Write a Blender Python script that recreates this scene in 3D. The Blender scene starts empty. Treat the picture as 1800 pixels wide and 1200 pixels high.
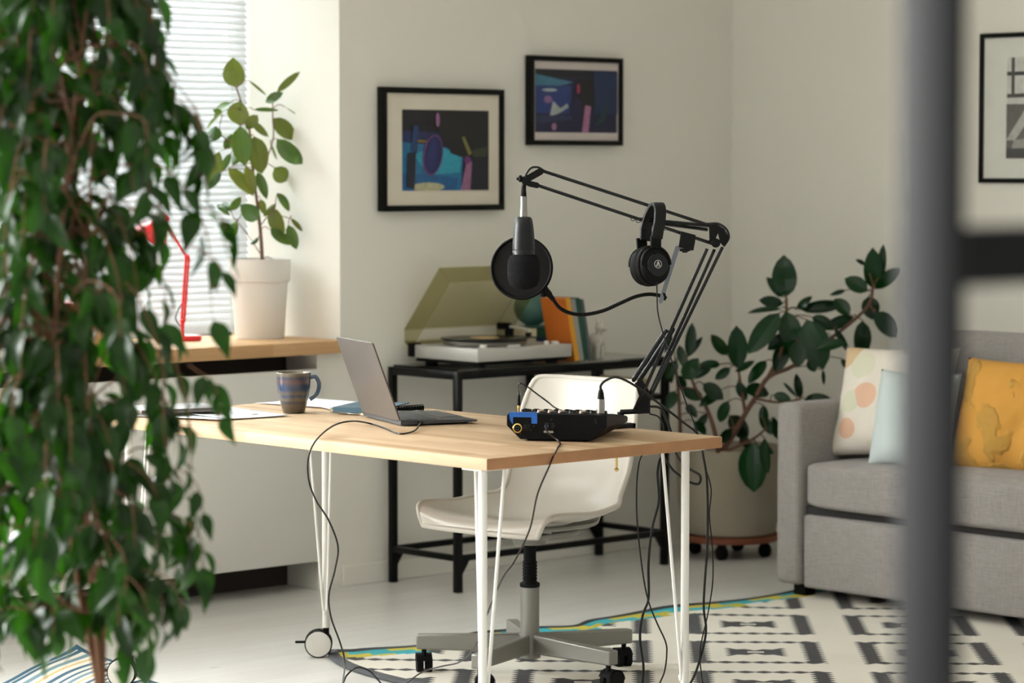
import bpy, bmesh, math, random
from mathutils import Vector as V, Matrix, Euler, noise
C = bpy.context.scene.collection
SC = bpy.context.scene
PI = math.pi
# ------------------------------------------------------------------ camera
F = 5000.0; CH = 1.416; PITCH = math.atan(310 / 5000); A = math.atan(5400 / 5000)
f0 = V((math.cos(A), math.sin(A), 0)); r0 = V((math.sin(A), -math.cos(A), 0))
FW = V((f0.x * math.cos(PITCH), f0.y * math.cos(PITCH), -math.sin(PITCH)))
UP = V((f0.x * math.sin(PITCH), f0.y * math.sin(PITCH), math.cos(PITCH)))
cd = bpy.data.cameras.new('camera'); cam = bpy.data.objects.new('camera', cd); C.objects.link(cam)
cam.location = (0, 0, CH)
cam.rotation_euler = (PI / 2 - PITCH, 0, math.atan2(-f0.x, f0.y))
cd.sensor_width = 36; cd.lens = F / 1800 * 36; cd.clip_start = 0.1; cd.clip_end = 60
cd.dof.use_dof = True; cd.dof.focus_distance = 7.4; cd.dof.aperture_fstop = 3.5
SC.camera = cam
# ------------------------------------------------------------------ light
w = bpy.data.worlds.new('world'); SC.world = w; w.use_nodes = True
w.node_tree.nodes['Background'].inputs[0].default_value = (0.96, 0.965, 0.91, 1)
w.node_tree.nodes['Background'].inputs[1].default_value = 0.46
def area(name, loc, rot, sx, sy, power, col=(1, 1, 1)):
    l = bpy.data.lights.new(name, 'AREA'); l.shape = 'RECTANGLE'; l.size = sx; l.size_y = sy
    l.energy = power; l.color = col
    o = bpy.data.objects.new(name, l); C.objects.link(o); o.location = loc; o.rotation_euler = rot
    return o
area('daylight_window', (5.2, 10.2, 3.3), (-PI / 2, 0, 0), 6.0, 6.0, 2700, (0.94, 0.98, 1))
area('daylight_window', (-2.5, 10.2, 3.0), (-PI / 2, 0, 0), 11.0, 4.6, 4700, (0.975, 0.985, 0.965))
SC.view_settings.view_transform = 'Standard'; SC.view_settings.look = 'None'
SC.view_settings.gamma = 1; SC.view_settings.exposure = 0.40; SC.view_settings.use_curve_mapping = False
try:
    SC.cycles.use_denoising = True
    SC.cycles.max_bounces = 10; SC.cycles.diffuse_bounces = 5; SC.cycles.transmission_bounces = 8
    SC.cycles.transparent_max_bounces = 12; SC.cycles.sample_clamp_indirect = 6
except Exception:
    pass

def at(px, py, d):                    # point at depth d metres seen at this pixel of the 1800x1200 frame
    return V((0, 0, CH)) + d * (FW + (px - 900) / F * r0 + (600 - py) / F * UP)
def on(px, py, ax, v):
    r = FW + (px - 900) / F * r0 + (600 - py) / F * UP
    o = V((0, 0, CH)); return o + (v - o[ax]) / r[ax] * r
def onz(px, py, z): return on(px, py, 2, z)

# ------------------------------------------------------------------ materials
def srgb(r, g, b):
    f = lambda c: (c / 255 / 12.92) if c <= 10 else ((c / 255 + 0.055) / 1.055) ** 2.4
    return (f(r), f(g), f(b), 1)
class NT:
    def __init__(s, name):
        s.m = bpy.data.materials.new(name); s.m.use_nodes = True; s.n = s.m.node_tree.nodes; s.l = s.m.node_tree.links
        s.b = s.n['Principled BSDF']
    def add(s, t, ins=None, **kw):
        x = s.n.new(t)
        for k, v in kw.items(): setattr(x, k, v)
        for k, v in (ins or {}).items():
            if isinstance(v, bpy.types.NodeSocket): s.l.new(v, x.inputs[k])
            else: x.inputs[k].default_value = v
        return x
    def math(s, op, a, b=None, c=None):
        ins = {0: a}
        if b is not None: ins[1] = b
        if c is not None: ins[2] = c
        return s.add('ShaderNodeMath', ins, operation=op).outputs[0]
    def mix(s, f, a, b, bt='MIX'):
        x = s.add('ShaderNodeMix', None, data_type='RGBA', blend_type=bt)
        for i, v in ((0, f), (6, a), (7, b)):
            if isinstance(v, bpy.types.NodeSocket): s.l.new(v, x.inputs[i])
            else: x.inputs[i].default_value = v
        return x.outputs[2]
    def coord(s, k='Object', scale=None):
        o = s.add('ShaderNodeTexCoord').outputs[k]
        if scale: o = s.add('ShaderNodeMapping', {0: o, 3: scale}).outputs[0]
        return o
    def noise(s, vec, scale, detail=3, rough=0.5):
        return s.add('ShaderNodeTexNoise', {'Vector': vec, 'Scale': scale, 'Detail': detail, 'Roughness': rough}).outputs['Fac']
    def ramp(s, fac, stops, interp='LINEAR'):
        r = s.add('ShaderNodeValToRGB', {0: fac}); e = r.color_ramp.elements; r.color_ramp.interpolation = interp
        while len(e) < len(stops): e.new(0.5)
        for i, (p, c) in enumerate(stops): e[i].position = p; e[i].color = c
        return r.outputs[0]
    def set(s, **kw):
        for k, v in kw.items():
            k = k.replace('_', ' ')
            if isinstance(v, bpy.types.NodeSocket): s.l.new(v, s.b.inputs[k])
            else: s.b.inputs[k].default_value = v
        return s
    def bump(s, h, strength=0.2, dist=0.01):
        s.l.new(s.add('ShaderNodeBump', {'Height': h, 'Strength': strength, 'Distance': dist}).outputs[0], s.b.inputs['Normal']); return s
def M(name, c, rough=0.5, metal=0.0, var=0.06, scale=12, bump=0.0, bscale=60, coat=0.0, **kw):
    t = NT(name); co = t.coord()
    c2 = tuple(max(0, x * (1 - var)) for x in c[:3]) + (1,); c1 = tuple(min(1, x * (1 + var)) for x in c[:3]) + (1,)
    t.set(Base_Color=t.mix(t.noise(co, scale), c2, c1), Roughness=rough, Metallic=metal, Coat_Weight=coat, **kw)
    if bump: t.bump(t.noise(co, bscale, 4), bump, 0.004)
    return t.m
def wood(name, dark, light, long_ax, sw=0.045, sl=0.5, rough=0.5):
    t = NT(name); co = t.coord(); s = t.add('ShaderNodeSeparateXYZ', {0: co}).outputs
    L, W = s[long_ax], s[1 - long_ax]
    iw = t.math('FLOOR', t.math('DIVIDE', W, sw))
    off = t.add('ShaderNodeTexWhiteNoise', {'W': iw}, noise_dimensions='1D').outputs['Value']
    il = t.math('FLOOR', t.math('ADD', t.math('DIVIDE', L, sl), t.math('MULTIPLY', off, 7.0)))
    cell = t.add('ShaderNodeTexWhiteNoise', {'Vector': t.add('ShaderNodeCombineXYZ', {0: iw, 1: il}).outputs[0]}, noise_dimensions='3D').outputs['Value']
    sc = (90, 6, 60) if long_ax == 1 else (6, 90, 60)
    g = t.noise(t.coord('Object', sc), 1.0, 4, 0.6)
    fac = t.math('ADD', t.math('MULTIPLY', cell, 0.5), t.math('MULTIPLY', g, 0.5))
    t.set(Base_Color=t.ramp(fac, [(0.2, dark), (0.75, light)]), Roughness=rough, Specular_IOR_Level=0.2)
    t.bump(g, 0.05, 0.002); return t.m

m_wall = M('wall_paint', srgb(227, 224, 215), 0.85, var=0.025, scale=1.6, bump=0.06, bscale=30)
m_panel = M('panel_paint', srgb(220, 218, 212), 0.6, var=0.015, scale=2)
m_ceil = M('ceiling_paint', srgb(225, 223, 217), 0.9, var=0.02)
def floor_mat():
    t = NT('painted_floor'); co = t.coord(); s = t.add('ShaderNodeSeparateXYZ', {0: co}).outputs
    ix = t.math('FLOOR', t.math('DIVIDE', s[1], 0.14))
    pr = t.add('ShaderNodeTexWhiteNoise', {'W': ix}, noise_dimensions='1D').outputs['Value']
    n = t.noise(t.coord('Object', (2, 14, 1)), 1.5, 4)
    col = t.ramp(t.math('ADD', t.math('MULTIPLY', pr, 0.3), t.math('MULTIPLY', n, 0.7)), [(0.2, srgb(206, 204, 200)), (0.8, srgb(226, 225, 222))])
    fr = t.math('ABSOLUTE', t.math('SUBTRACT', t.math('FRACT', t.math('DIVIDE', s[1], 0.14)), 0.5))
    gap = t.math('GREATER_THAN', fr, 0.488)
    col = t.mix(t.math('MULTIPLY', gap, 0.25), col, srgb(120, 112, 100))
    t.set(Base_Color=col, Roughness=t.math('MULTIPLY_ADD', n, 0.2, 0.22)); t.bump(n, 0.05, 0.003); return t.m
m_floor = floor_mat()
m_desk = wood('desk_wood', srgb(158, 130, 99), srgb(188, 163, 134), 1, 0.042, 0.55, 0.65)
m_end = M('desk_end_grain', srgb(156, 112, 74), 0.6, var=0.22, scale=22)
m_sill = wood('sill_wood', srgb(180, 140, 98), srgb(212, 174, 130), 0, 0.05, 0.7)
m_black = M('black_plastic', srgb(9, 9, 9), 0.5, Specular_IOR_Level=.12)
m_blackmetal = M('black_metal', srgb(9, 9, 9), 0.4, Specular_IOR_Level=.18)
m_blackgloss = M('black_gloss_tube', srgb(8, 8, 9), 0.22, Specular_IOR_Level=.35)
m_rubber = M('black_rubber', srgb(9, 9, 9), 0.7, Specular_IOR_Level=.15)
m_cable = M('black_cable', srgb(9, 8, 8), 0.35, Specular_IOR_Level=.3)
m_whitemetal = M('white_metal', srgb(222, 220, 214), 0.35, var=0.02)
m_steel = M('brushed_steel', srgb(150, 147, 142), 0.34, 1.0, var=0.04)
m_grey = M('grey_lacquered_metal', srgb(132, 130, 124), 0.35, 0.35, var=0.03)
m_brass = M('brass', srgb(214, 180, 110), 0.25, 1.0)
m_white = M('white_plastic', srgb(186, 180, 170), 0.3, var=0.01, Specular_IOR_Level=.3)
m_paper = M('white_paper', srgb(236, 238, 242), 0.8, var=0.01)
m_glass = NT('clear_glass').set(Base_Color=(0.92, 0.97, 0.95, 1), Roughness=0.03, Transmission_Weight=1.0, IOR=1.3).m
# ------------------------------------------------------------------ geometry helpers
def frame_z(z, up=V((0, 0, 1))):
    z = z.normalized()
    if abs(z.dot(up)) > 0.98: up = V((1, 0, 0))
    x = up.cross(z).normalized(); y = z.cross(x)
    return Matrix((x, y, z)).transposed()
def axes(o, x, y, z):
    m = Matrix((x, y, z)).transposed().to_4x4(); m.translation = o; return m
class G:
    """collects shapes (world coordinates, through the matrix T) and links them as one mesh object"""
    def __init__(s, T=None): s.v = []; s.f = []; s.mi = []; s.T = T or Matrix(); s.k = 0
    def raw(s, vs, fs):
        b = len(s.v); s.v += [s.T @ V(p) for p in vs]; s.f += [tuple(b + i for i in q) for q in fs]; s.mi += [s.k] * len(fs); return s
    def box(s, c, d, bev=0.0, R=None, seg=2):
        bm = bmesh.new(); bmesh.ops.create_cube(bm, size=1)
        for v in bm.verts: v.co = V((v.co.x * d[0], v.co.y * d[1], v.co.z * d[2]))
        if bev: bmesh.ops.bevel(bm, geom=list(bm.edges), offset=bev, segments=seg, affect='EDGES', profile=0.5)
        Rm = R.to_matrix() if isinstance(R, Euler) else (R or Matrix.Identity(3))
        vs = [Rm @ v.co + V(c) for v in bm.verts]; fs = [[v.index for v in f.verts] for f in bm.faces]
        bm.free(); return s.raw(vs, fs)
    def span(s, a, b, bev=0.0, seg=2):
        return s.box([(a[i] + b[i]) / 2 for i in range(3)], [abs(b[i] - a[i]) for i in range(3)], bev, None, seg)
    def lathe(s, prof, o=(0, 0, 0), z=V((0, 0, 1)), n=32, cap=True):
        R = frame_z(V(z)); vs = []; fs = []
        for r, h in prof:
            for i in range(n):
                a = 2 * PI * i / n; vs.append(R @ V((r * math.cos(a), r * math.sin(a), h)) + V(o))
        for j in range(len(prof) - 1):
            for i in range(n):
                i2 = (i + 1) % n; fs.append((j * n + i, j * n + i2, (j + 1) * n + i2, (j + 1) * n + i))
        if cap:
            fs.append(tuple(reversed(range(n)))); fs.append(tuple((len(prof) - 1) * n + i for i in range(n)))
        return s.raw(vs, fs)
    def cyl(s, a, b, r, r2=None, n=16):
        a = V(a); b = V(b); return s.lathe([(r, 0), (r if r2 is None else r2, (b - a).length)], a, b - a, n)
    def tube(s, pts, r, n=8, closed=False):
        pts = [V(p) for p in pts]; N = len(pts); rr = r if isinstance(r, (list, tuple)) else [r] * N
        T = []
        for i in range(N):
            a = pts[(i - 1) % N] if (i or closed) else pts[0]; b = pts[(i + 1) % N] if (i < N - 1 or closed) else pts[-1]
            T.append((b - a).normalized())
        x = frame_z(T[0]).col[0]; vs = []; fs = []
        for i in range(N):
            x = (x - T[i] * x.dot(T[i])).normalized(); y = T[i].cross(x)
            for k in range(n):
                a = 2 * PI * k / n; vs.append(pts[i] + rr[i] * (math.cos(a) * x + math.sin(a) * y))
        for i in range(N if closed else N - 1):
            j = (i + 1) % N
            for k in range(n):
                k2 = (k + 1) % n; fs.append((i * n + k, i * n + k2, j * n + k2, j * n + k))
        if not closed: fs.append(tuple(reversed(range(n)))); fs.append(tuple((N - 1) * n + k for k in range(n)))
        return s.raw(vs, fs)
    def sphere(s, c, r, n=24, m=14, sc=(1, 1, 1)):
        vs = [V((0, 0, -1))]; fs = []
        for j in range(1, m):
            a = -PI / 2 + PI * j / m
            for i in range(n): vs.append(V((math.cos(a) * math.cos(2 * PI * i / n), math.cos(a) * math.sin(2 * PI * i / n), math.sin(a))))
        vs.append(V((0, 0, 1)))
        for i in range(n):
            fs.append((0, 1 + (i + 1) % n, 1 + i)); fs.append((len(vs) - 1, 1 + (m - 2) * n + i, 1 + (m - 2) * n + (i + 1) % n))
            for j in range(m - 2): fs.append((1 + j * n + i, 1 + j * n + (i + 1) % n, 1 + (j + 1) * n + (i + 1) % n, 1 + (j + 1) * n + i))
        return s.raw([V((v.x * r * sc[0], v.y * r * sc[1], v.z * r * sc[2])) + V(c) for v in vs], fs)
    def prism(s, poly, h, o=(0, 0, 0), x=(1, 0, 0), y=(0, 1, 0), z=(0, 0, 1)):
        n = len(poly); X, Y, Z, O = V(x), V(y), V(z), V(o)
        vs = [O + X * a + Y * b for a, b in poly] + [O + X * a + Y * b + Z * h for a, b in poly]
        fs = [tuple(reversed(range(n))), tuple(range(n, 2 * n))] + [(i, (i + 1) % n, (i + 1) % n + n, i + n) for i in range(n)]
        return s.raw(vs, fs)
    def grid(s, fn, nu, nv, wrap=False):
        vs = [fn(i / (nu if wrap else nu - 1), j / (nv - 1)) for j in range(nv) for i in range(nu)]
        fs = []
        for j in range(nv - 1):
            for i in range(nu if wrap else nu - 1):
                i2 = (i + 1) % nu; fs.append((j * nu + i, j * nu + i2, (j + 1) * nu + i2, (j + 1) * nu + i))
        return s.raw(vs, fs)
    def build(s, name, mats, parent=None, smooth=40, base=None):
        if not isinstance(mats, (list, tuple)): mats = [mats]
        o0 = V((0, 0, 0))
        if parent is not None:
            p = parent
            while p is not None: o0 += p.location; p = p.parent
        elif base is not None: o0 = V(base)
        me = bpy.data.meshes.new(name); me.from_pydata([v - o0 for v in s.v], [], s.f)
        for m in mats: me.materials.append(m)
        me.polygons.foreach_set('material_index', s.mi)
        bm = bmesh.new(); bm.from_mesh(me); bmesh.ops.recalc_face_normals(bm, faces=bm.faces[:])
        if smooth:
            for f in bm.faces: f.smooth = True
            for e in bm.edges:
                if len(e.link_faces) == 2 and e.calc_face_angle(0) > math.radians(smooth): e.smooth = False
        bm.to_mesh(me); bm.free()
        o = bpy.data.objects.new(name, me); C.objects.link(o)
        if parent is not None: o.parent = parent
        elif base is not None: o.location = o0
        return o
def thing(name, label, cat, loc, group=None):
    o = bpy.data.objects.new(name, None); C.objects.link(o); o.location = loc; o.empty_display_size = 0.1
    return tag(o, label, cat, group)
def tag(o, label, cat, group=None, kind=None):
    o['label'] = label; o['category'] = cat
    if group: o['group'] = group
    if kind: o['kind'] = kind
    return o
def struct(name, g, mats, smooth=0, parent=None):
    o = g.build(name, mats, parent, smooth); 
    if parent is None: o['kind'] = 'structure'
    return o
def smooth_path(pts, k=8):
    pts = [V(p) for p in pts]; P = [2 * pts[0] - pts[1]] + pts + [2 * pts[-1] - pts[-2]]; out = []
    for i in range(1, len(P) - 2):
        a, b, c, d = P[i - 1:i + 3]
        for j in range(k):
            t = j / k
            out.append(0.5 * ((2 * b) + (c - a) * t + (2 * a - 5 * b + 4 * c - d) * t * t + (3 * b - a - 3 * c + d) * t ** 3))
    out.append(pts[-1]); return out

# ------------------------------------------------------------------ room shell
YW, XR, ZC = 7.37, 7.96, 3.0
struct('floor', G().span((-1.2, -1.5, -0.1), (8.16, 8.0, 0)), m_floor)
struct('ceiling', G().span((-1.2, -1.5, ZC), (8.16, 8.0, ZC + 0.1)), m_ceil)
struct('wall_right', G().span((XR, -1.5, 0), (XR + 0.2, 8.0, ZC)), m_wall)
wb = G(); wb.span((6.04, YW, 0), (XR, 7.97, ZC)); wb.span((5.94, YW, 0), (6.04, 7.97, 0.787))
struct('wall_back', wb, m_wall); wb = G()
for x0, x1 in ((3.75, 4.0), (-1.2, -0.9)): wb.span((x0, YW, 0), (x1, 7.97, ZC))
wb.span((1.2, YW, 0), (1.65, 7.97, ZC))
wb.span((-1.2, YW, 2.75), (6.04, 7.97, ZC))
wb.span((-1.2, 7.85, 0), (5.94, 7.97, 0.787)); wb.span((-1.2, YW, 0), (4.0, 7.85, 0.787))
struct('wall_back', wb, m_wall)
struct('baseboard_back', G().span((6.04, YW - 0.012, 0), (XR, YW, 0.07), 0.003), m_wall)
struct('baseboard_right', G().span((XR - 0.012, -1.5, 0), (XR, YW, 0.07), 0.003), m_wall)
w1 = bpy.data.objects.new('window_1', None); C.objects.link(w1); w1.location = (5.0, 7.93, 0.83); w1['kind'] = 'structure'
g = G()
g.span((4.0, 7.9, 0.8), (6.04, 7.95, 0.88)).span((4.0, 7.9, 2.67), (6.04, 7.95, 2.75)).span((4.0, 7.9, .8), (4.07, 7.95, 2.75)).span((6.015, 7.9, .8), (6.04, 7.95, 2.75)).span((4.98, 7.9, .8), (5.06, 7.95, 2.75))
g.build('window_frame', m_whitemetal, w1, 0)
G().span((4.06, 7.922, .87), (6.02, 7.928, 2.68)).build('pane', m_glass, w1, 0)
sill = G(); sill.span((3.98, 7.33, 0.790), (6.035, 7.89, 0.833), 0.003)
sill.build('window_sill', m_sill, w1, 30)
for i, (a, b) in enumerate(((1.65, 3.75), (-0.9, 1.2))):
    ww = bpy.data.objects.new('window_%d' % (i + 2), None); C.objects.link(ww); ww.location = ((a + b) / 2, 7.93, .83); ww['kind'] = 'structure'
    g = G()
    for x0, x1, z0, z1 in ((a, b, .79, .86), (a, b, 2.68, 2.75), (a, a + .07, .79, 2.75), (b - .07, b, .79, 2.75), ((a + b) / 2 - .035, (a + b) / 2 + .035, .79, 2.75)):
        g.span((x0, 7.9, z0), (x1, 7.95, z1))
    g.build('window_frame', m_whitemetal, ww, 0)
pan = G(); pan.span((4.72, 7.350, 0.098), (5.936, 7.368, 0.741), 0.002).span((4.0, 7.350, 0.098), (4.714, 7.368, 0.741), 0.002)
tag(pan.build('radiator_cover', m_panel, None, 30, (5.0, 7.38, 0.098)), 'pale grey flat panel covering the niche below the wooden window sill', 'panel')
struct('niche_shade_panel_1', G().span((4.0, 7.53, 0), (5.935, 7.54, .786)), M('painted_niche_shade', srgb(52, 44, 38), .9, var=.3, scale=8))  # dark sheet added to imitate the shade inside the niche
# venetian blind
bl = thing('venetian_blind', 'white slatted venetian blind lowered over the bright window', 'blind', (5.05, 7.88, 2.66))
t = NT('blind_slat'); t.set(Base_Color=srgb(212, 213, 214), Roughness=0.5)
out = t.n['Material Output']; tr = t.add('ShaderNodeBsdfTranslucent', {0: srgb(215, 215, 215)})
mx = t.add('ShaderNodeMixShader', {0: 0.10, 1: t.b.outputs[0], 2: tr.outputs[0]}); t.l.new(mx.outputs[0], out.inputs[0]); m_slat = t.m
g = G(); z = 0.85
while z < 2.62:
    R = Matrix.Rotation(math.radians(50), 3, 'X')
    g.box((5.033, 7.868, z), (2.003, 0.0295, 0.0008), 0, R); z += 0.0225
g.build('slats', m_slat, bl, 0)
G().span((4.04, 7.85, 2.62), (6.02, 7.89, 2.67), 0.004).build('headrail', m_whitemetal, bl)
for x in (4.35, 5.15, 5.95):
    G().cyl((x, 7.853, 0.84), (x, 7.853, 2.63), 0.0012, n=6).cyl((x, 7.884, 0.84), (x, 7.884, 2.63), 0.0012, n=6).build('ladder_cord', m_whitemetal, bl)
# ------------------------------------------------------------------ desk
DX0, DX1, DY0, DY1 = 4.395, 5.19, 4.832, 6.41
desk = thing('desk', 'long desk with pale wooden top and white castered legs, microphone arm clamped on it', 'desk', (4.79, 5.62, 0))
tp = G(); tp.span((DX0, DY0, 0.712), (DX1, DY1, 0.74), 0.002)
top = tp.build('tabletop', [m_desk, m_end], desk, 30)
for p in top.data.polygons:
    if abs(p.normal.y) > 0.9: p.material_index = 1
def leg(x, y, th, wx, wy):
    l = G(); l.cyl((x, y, 0.086), (x, y, 0.705), 0.0105, n=20)
    l.span((x - .035, y - .035, .705), (x + .035, y + .035, .7125), .001)
    e = [V((math.cos(math.radians(th + k)), math.sin(math.radians(th + k)), 0)) for k in (-32, 32)]; P = V((x, y, 0))
    a, b = [P + d * .068 + V((0, 0, .705)) for d in e]; e1, e2 = [P + d * .011 + V((0, 0, .150)) for d in e]
    l.tube(smooth_path([a, a.lerp(e1, .5), e1, P + (e[0] + e[1]) * .007 + V((0, 0, .134)), e2, e2.lerp(b, .5), b], 6), 0.0042, 8)
    lo = l.build('leg', m_whitemetal, desk)
    c = G(); c.cyl((x, y, .06), (x, y, .088), .009); d = V((wx, wy, 0)).normalized(); side = V((-d.y, d.x, 0)); cc = V((x, y, .040)) + d * .022
    for k in (-1, 1):
        o = cc + side * (.012 * k)
        c.lathe([(.036, -.009), (.040, -.006), (.040, .006), (.036, .009)], o, side, 28)
    c.box(cc + V((0, 0, .016)), (.024, .030, .022), .003, frame_z(side))
    c.box(cc + d * .050 + V((0, 0, .004)), (.012, .034, .006), .001, frame_z(V((0, 0, 1)), d))
    co = c.build('caster', m_black, lo)
    q = G()
    for k in (-1, 1):
        o = cc + side * (.0215 * k - 0); q.lathe([(.0365, -.001), (.036, .001), (.010, .002)], o, side * k, 28)
    q.build('wheel_disc', m_panel, co)
leg(DX0 + .055, DY0 + .075, 30, -.76, .65); leg(DX1 - .055, DY0 + .075, 135, -.6, .8)
leg(DX0 + .055, DY1 - .075, -45, -.70, .72); leg(DX1 - .055, DY1 - .075, 215, -.76, .65)
# ------------------------------------------------------------------ swivel chair
CX, CY = 5.345, 5.70
chair = thing('swivel_chair', 'white plastic shell swivel chair on grey five-star base, pushed behind the desk', 'chair', (CX, CY, 0))
# local frame: +x is where the sitter faces (towards the desk, world -X), +y sideways
TC = axes((CX, CY, 0), V((-.993, -.12, 0)), V((.12, -.993, 0)), V((0, 0, 1)))
prof = [(.232, .428), (.222, .452), (.185, .462), (.12, .455), (.03, .442), (-.06, .438), (-.13, .448), (-.178, .478), (-.206, .525), (-.222, .585), (-.236, .655), (-.252, .730), (-.268, .800), (-.276, .812)]
hw = [.205, .222, .238, .245, .246, .240, .218, .206, .208, .212, .210, .202, .186, .160]
lift = [.0, .012, .020, .026, .034, .045, .040, .028, .012, .0, .0, .0, .0, .0]
fwd = [-.02, -.012, 0, 0, 0, 0, .012, .040, .052, .050, .044, .038, .026, .018]
def interp(L, t):
    x = t * (len(L) - 1); i = min(int(x), len(L) - 2); k = x - i
    g = lambda j: L[max(0, min(len(L) - 1, j))]
    a, b, c, d = g(i - 1), g(i), g(i + 1), g(i + 2)
    f = lambda a, b, c, d: 0.5 * (2 * b + (c - a) * k + (2 * a - 5 * b + 4 * c - d) * k * k + (3 * b - a - 3 * c + d) * k ** 3)
    return tuple(f(*q) for q in zip(a, b, c, d)) if isinstance(b, tuple) else f(a, b, c, d)
def shell(off):
    def fn(u, v):
        s = 2 * u - 1; x, z = interp(prof, v); h = interp(hw, v); e = abs(s) ** 3.2
        x2, z2 = interp(prof, min(1, v + .01)); x1, z1 = interp(prof, max(0, v - .01)); t = V((x2 - x1, 0, z2 - z1)).normalized(); nrm = V((t.z, 0, -t.x)) * -1
        rim = 0.5 * max(0, abs(s) - .93) / .07
        return V((x + interp(fwd, v) * e, s * h, z + interp(lift, v) * e)) + nrm * -off
    return fn
g = G(TC); g.grid(shell(0), 33, 60); o = g.build('seat_shell', m_white, chair, 80)
sd = o.modifiers.new('thick', 'SOLIDIFY'); sd.thickness = 0.009; sd.offset = 0
bv = o.modifiers.new('bev', 'BEVEL'); bv.width = .004; bv.segments = 2; bv.limit_method = 'ANGLE'; bv.angle_limit = 1.0
g = G(TC)
rimpts = [shell(0)(1, i / 40) for i in range(41)] + [shell(0)(1 - i / 20, 1) for i in range(1, 20)] + [shell(0)(0, 1 - i / 40) for i in range(41)] + [shell(0)(i / 20, 0) for i in range(1, 20)]
g.tube(rimpts, 0.0085, 8, closed=True); g.build('rim', m_white, chair, 80)
g = G(TC); R = []
for sy in (-1, 1):
    g.tube(smooth_path([(.16, sy * .13, .438), (.05, sy * .11, .420), (0, sy * .03, .385), (-.05, sy * .09, .418), (-.14, sy * .12, .435)], 6), .009, 8)
    g.tube(smooth_path([(.20, sy * .15, .446), (.16, sy * .14, .434), (-.1, sy * .13, .424), (-.155, sy * .12, .445)], 5), .007, 8)
g.box((.02, 0, .405), (.20, .22, .012), .003); g.lathe([(.045, .372), (.05, .385), (.06, .40)], n=20)
g.build('seat_frame', m_grey, chair)
g = G(TC); g.cyl((0, 0, .255), (0, 0, .38), .0175, n=20)
for i in range(7): g.lathe([(.019, 0), (.021, .004), (.019, .008)], (0, 0, .262 + i * .009), n=20)
g.lathe([(.024, .250), (.028, .254), (.028, .262), (.024, .265)], n=20)
g.build('gas_lift', m_rubber, chair)
hub = G(TC); hub.cyl((0, 0, .075), (0, 0, .252), .0265, n=24); hub.cyl((0, 0, .055), (0, 0, .125), .030, n=24)
hub.build('column', m_grey, chair)
for k, th in enumerate((-45, 27, 99, 171, 243)):
    a = math.radians(th); d = r0 * math.cos(a) + f0 * math.sin(a); sd_ = V((-d.y, d.x, 0)); P0 = V((CX, CY, 0))
    arm = G(axes(P0, d, sd_, V((0, 0, 1))))
    L = .318
    arm.raw([(0.02, s * .013, z) for z in (.068, .122) for s in (-1, 1)] + [(L, s * .017, z) for z in (.072, .112) for s in (-1, 1)],
            [(0, 1, 3, 2), (4, 6, 7, 5), (0, 4, 5, 1), (2, 3, 7, 6), (0, 2, 6, 4), (1, 5, 7, 3)])
    ao = arm.build('base_arm', m_grey, chair, 30); b2 = ao.modifiers.new('b', 'BEVEL'); b2.width = .004; b2.segments = 2
    c = G(axes(P0 + d * (L - .02), d, sd_, V((0, 0, 1)))); c.cyl((0, 0, .045), (0, 0, .075), .007)
    rot = random.Random(k + 3).uniform(0, 6.28); cx = V((math.cos(rot), math.sin(rot), 0)); cy = V((-cx.y, cx.x, 0))
    for s in (-1, 1): c.lathe([(.020, -.011), (.0268, -.009), (.027, .006), (.020, .009)], cx * .012 + cy * (.0125 * s) + V((0, 0, .028)), cy, 24)
    c.grid(lambda u, v: cx * (.012 + .0295 * math.cos(PI * u * .9)) + cy * (-.022 + .044 * v) + V((0, 0, .029 + .0295 * math.sin(PI * u * .9))), 14, 3)
    c.build('caster', m_rubber, ao, 40)
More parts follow.
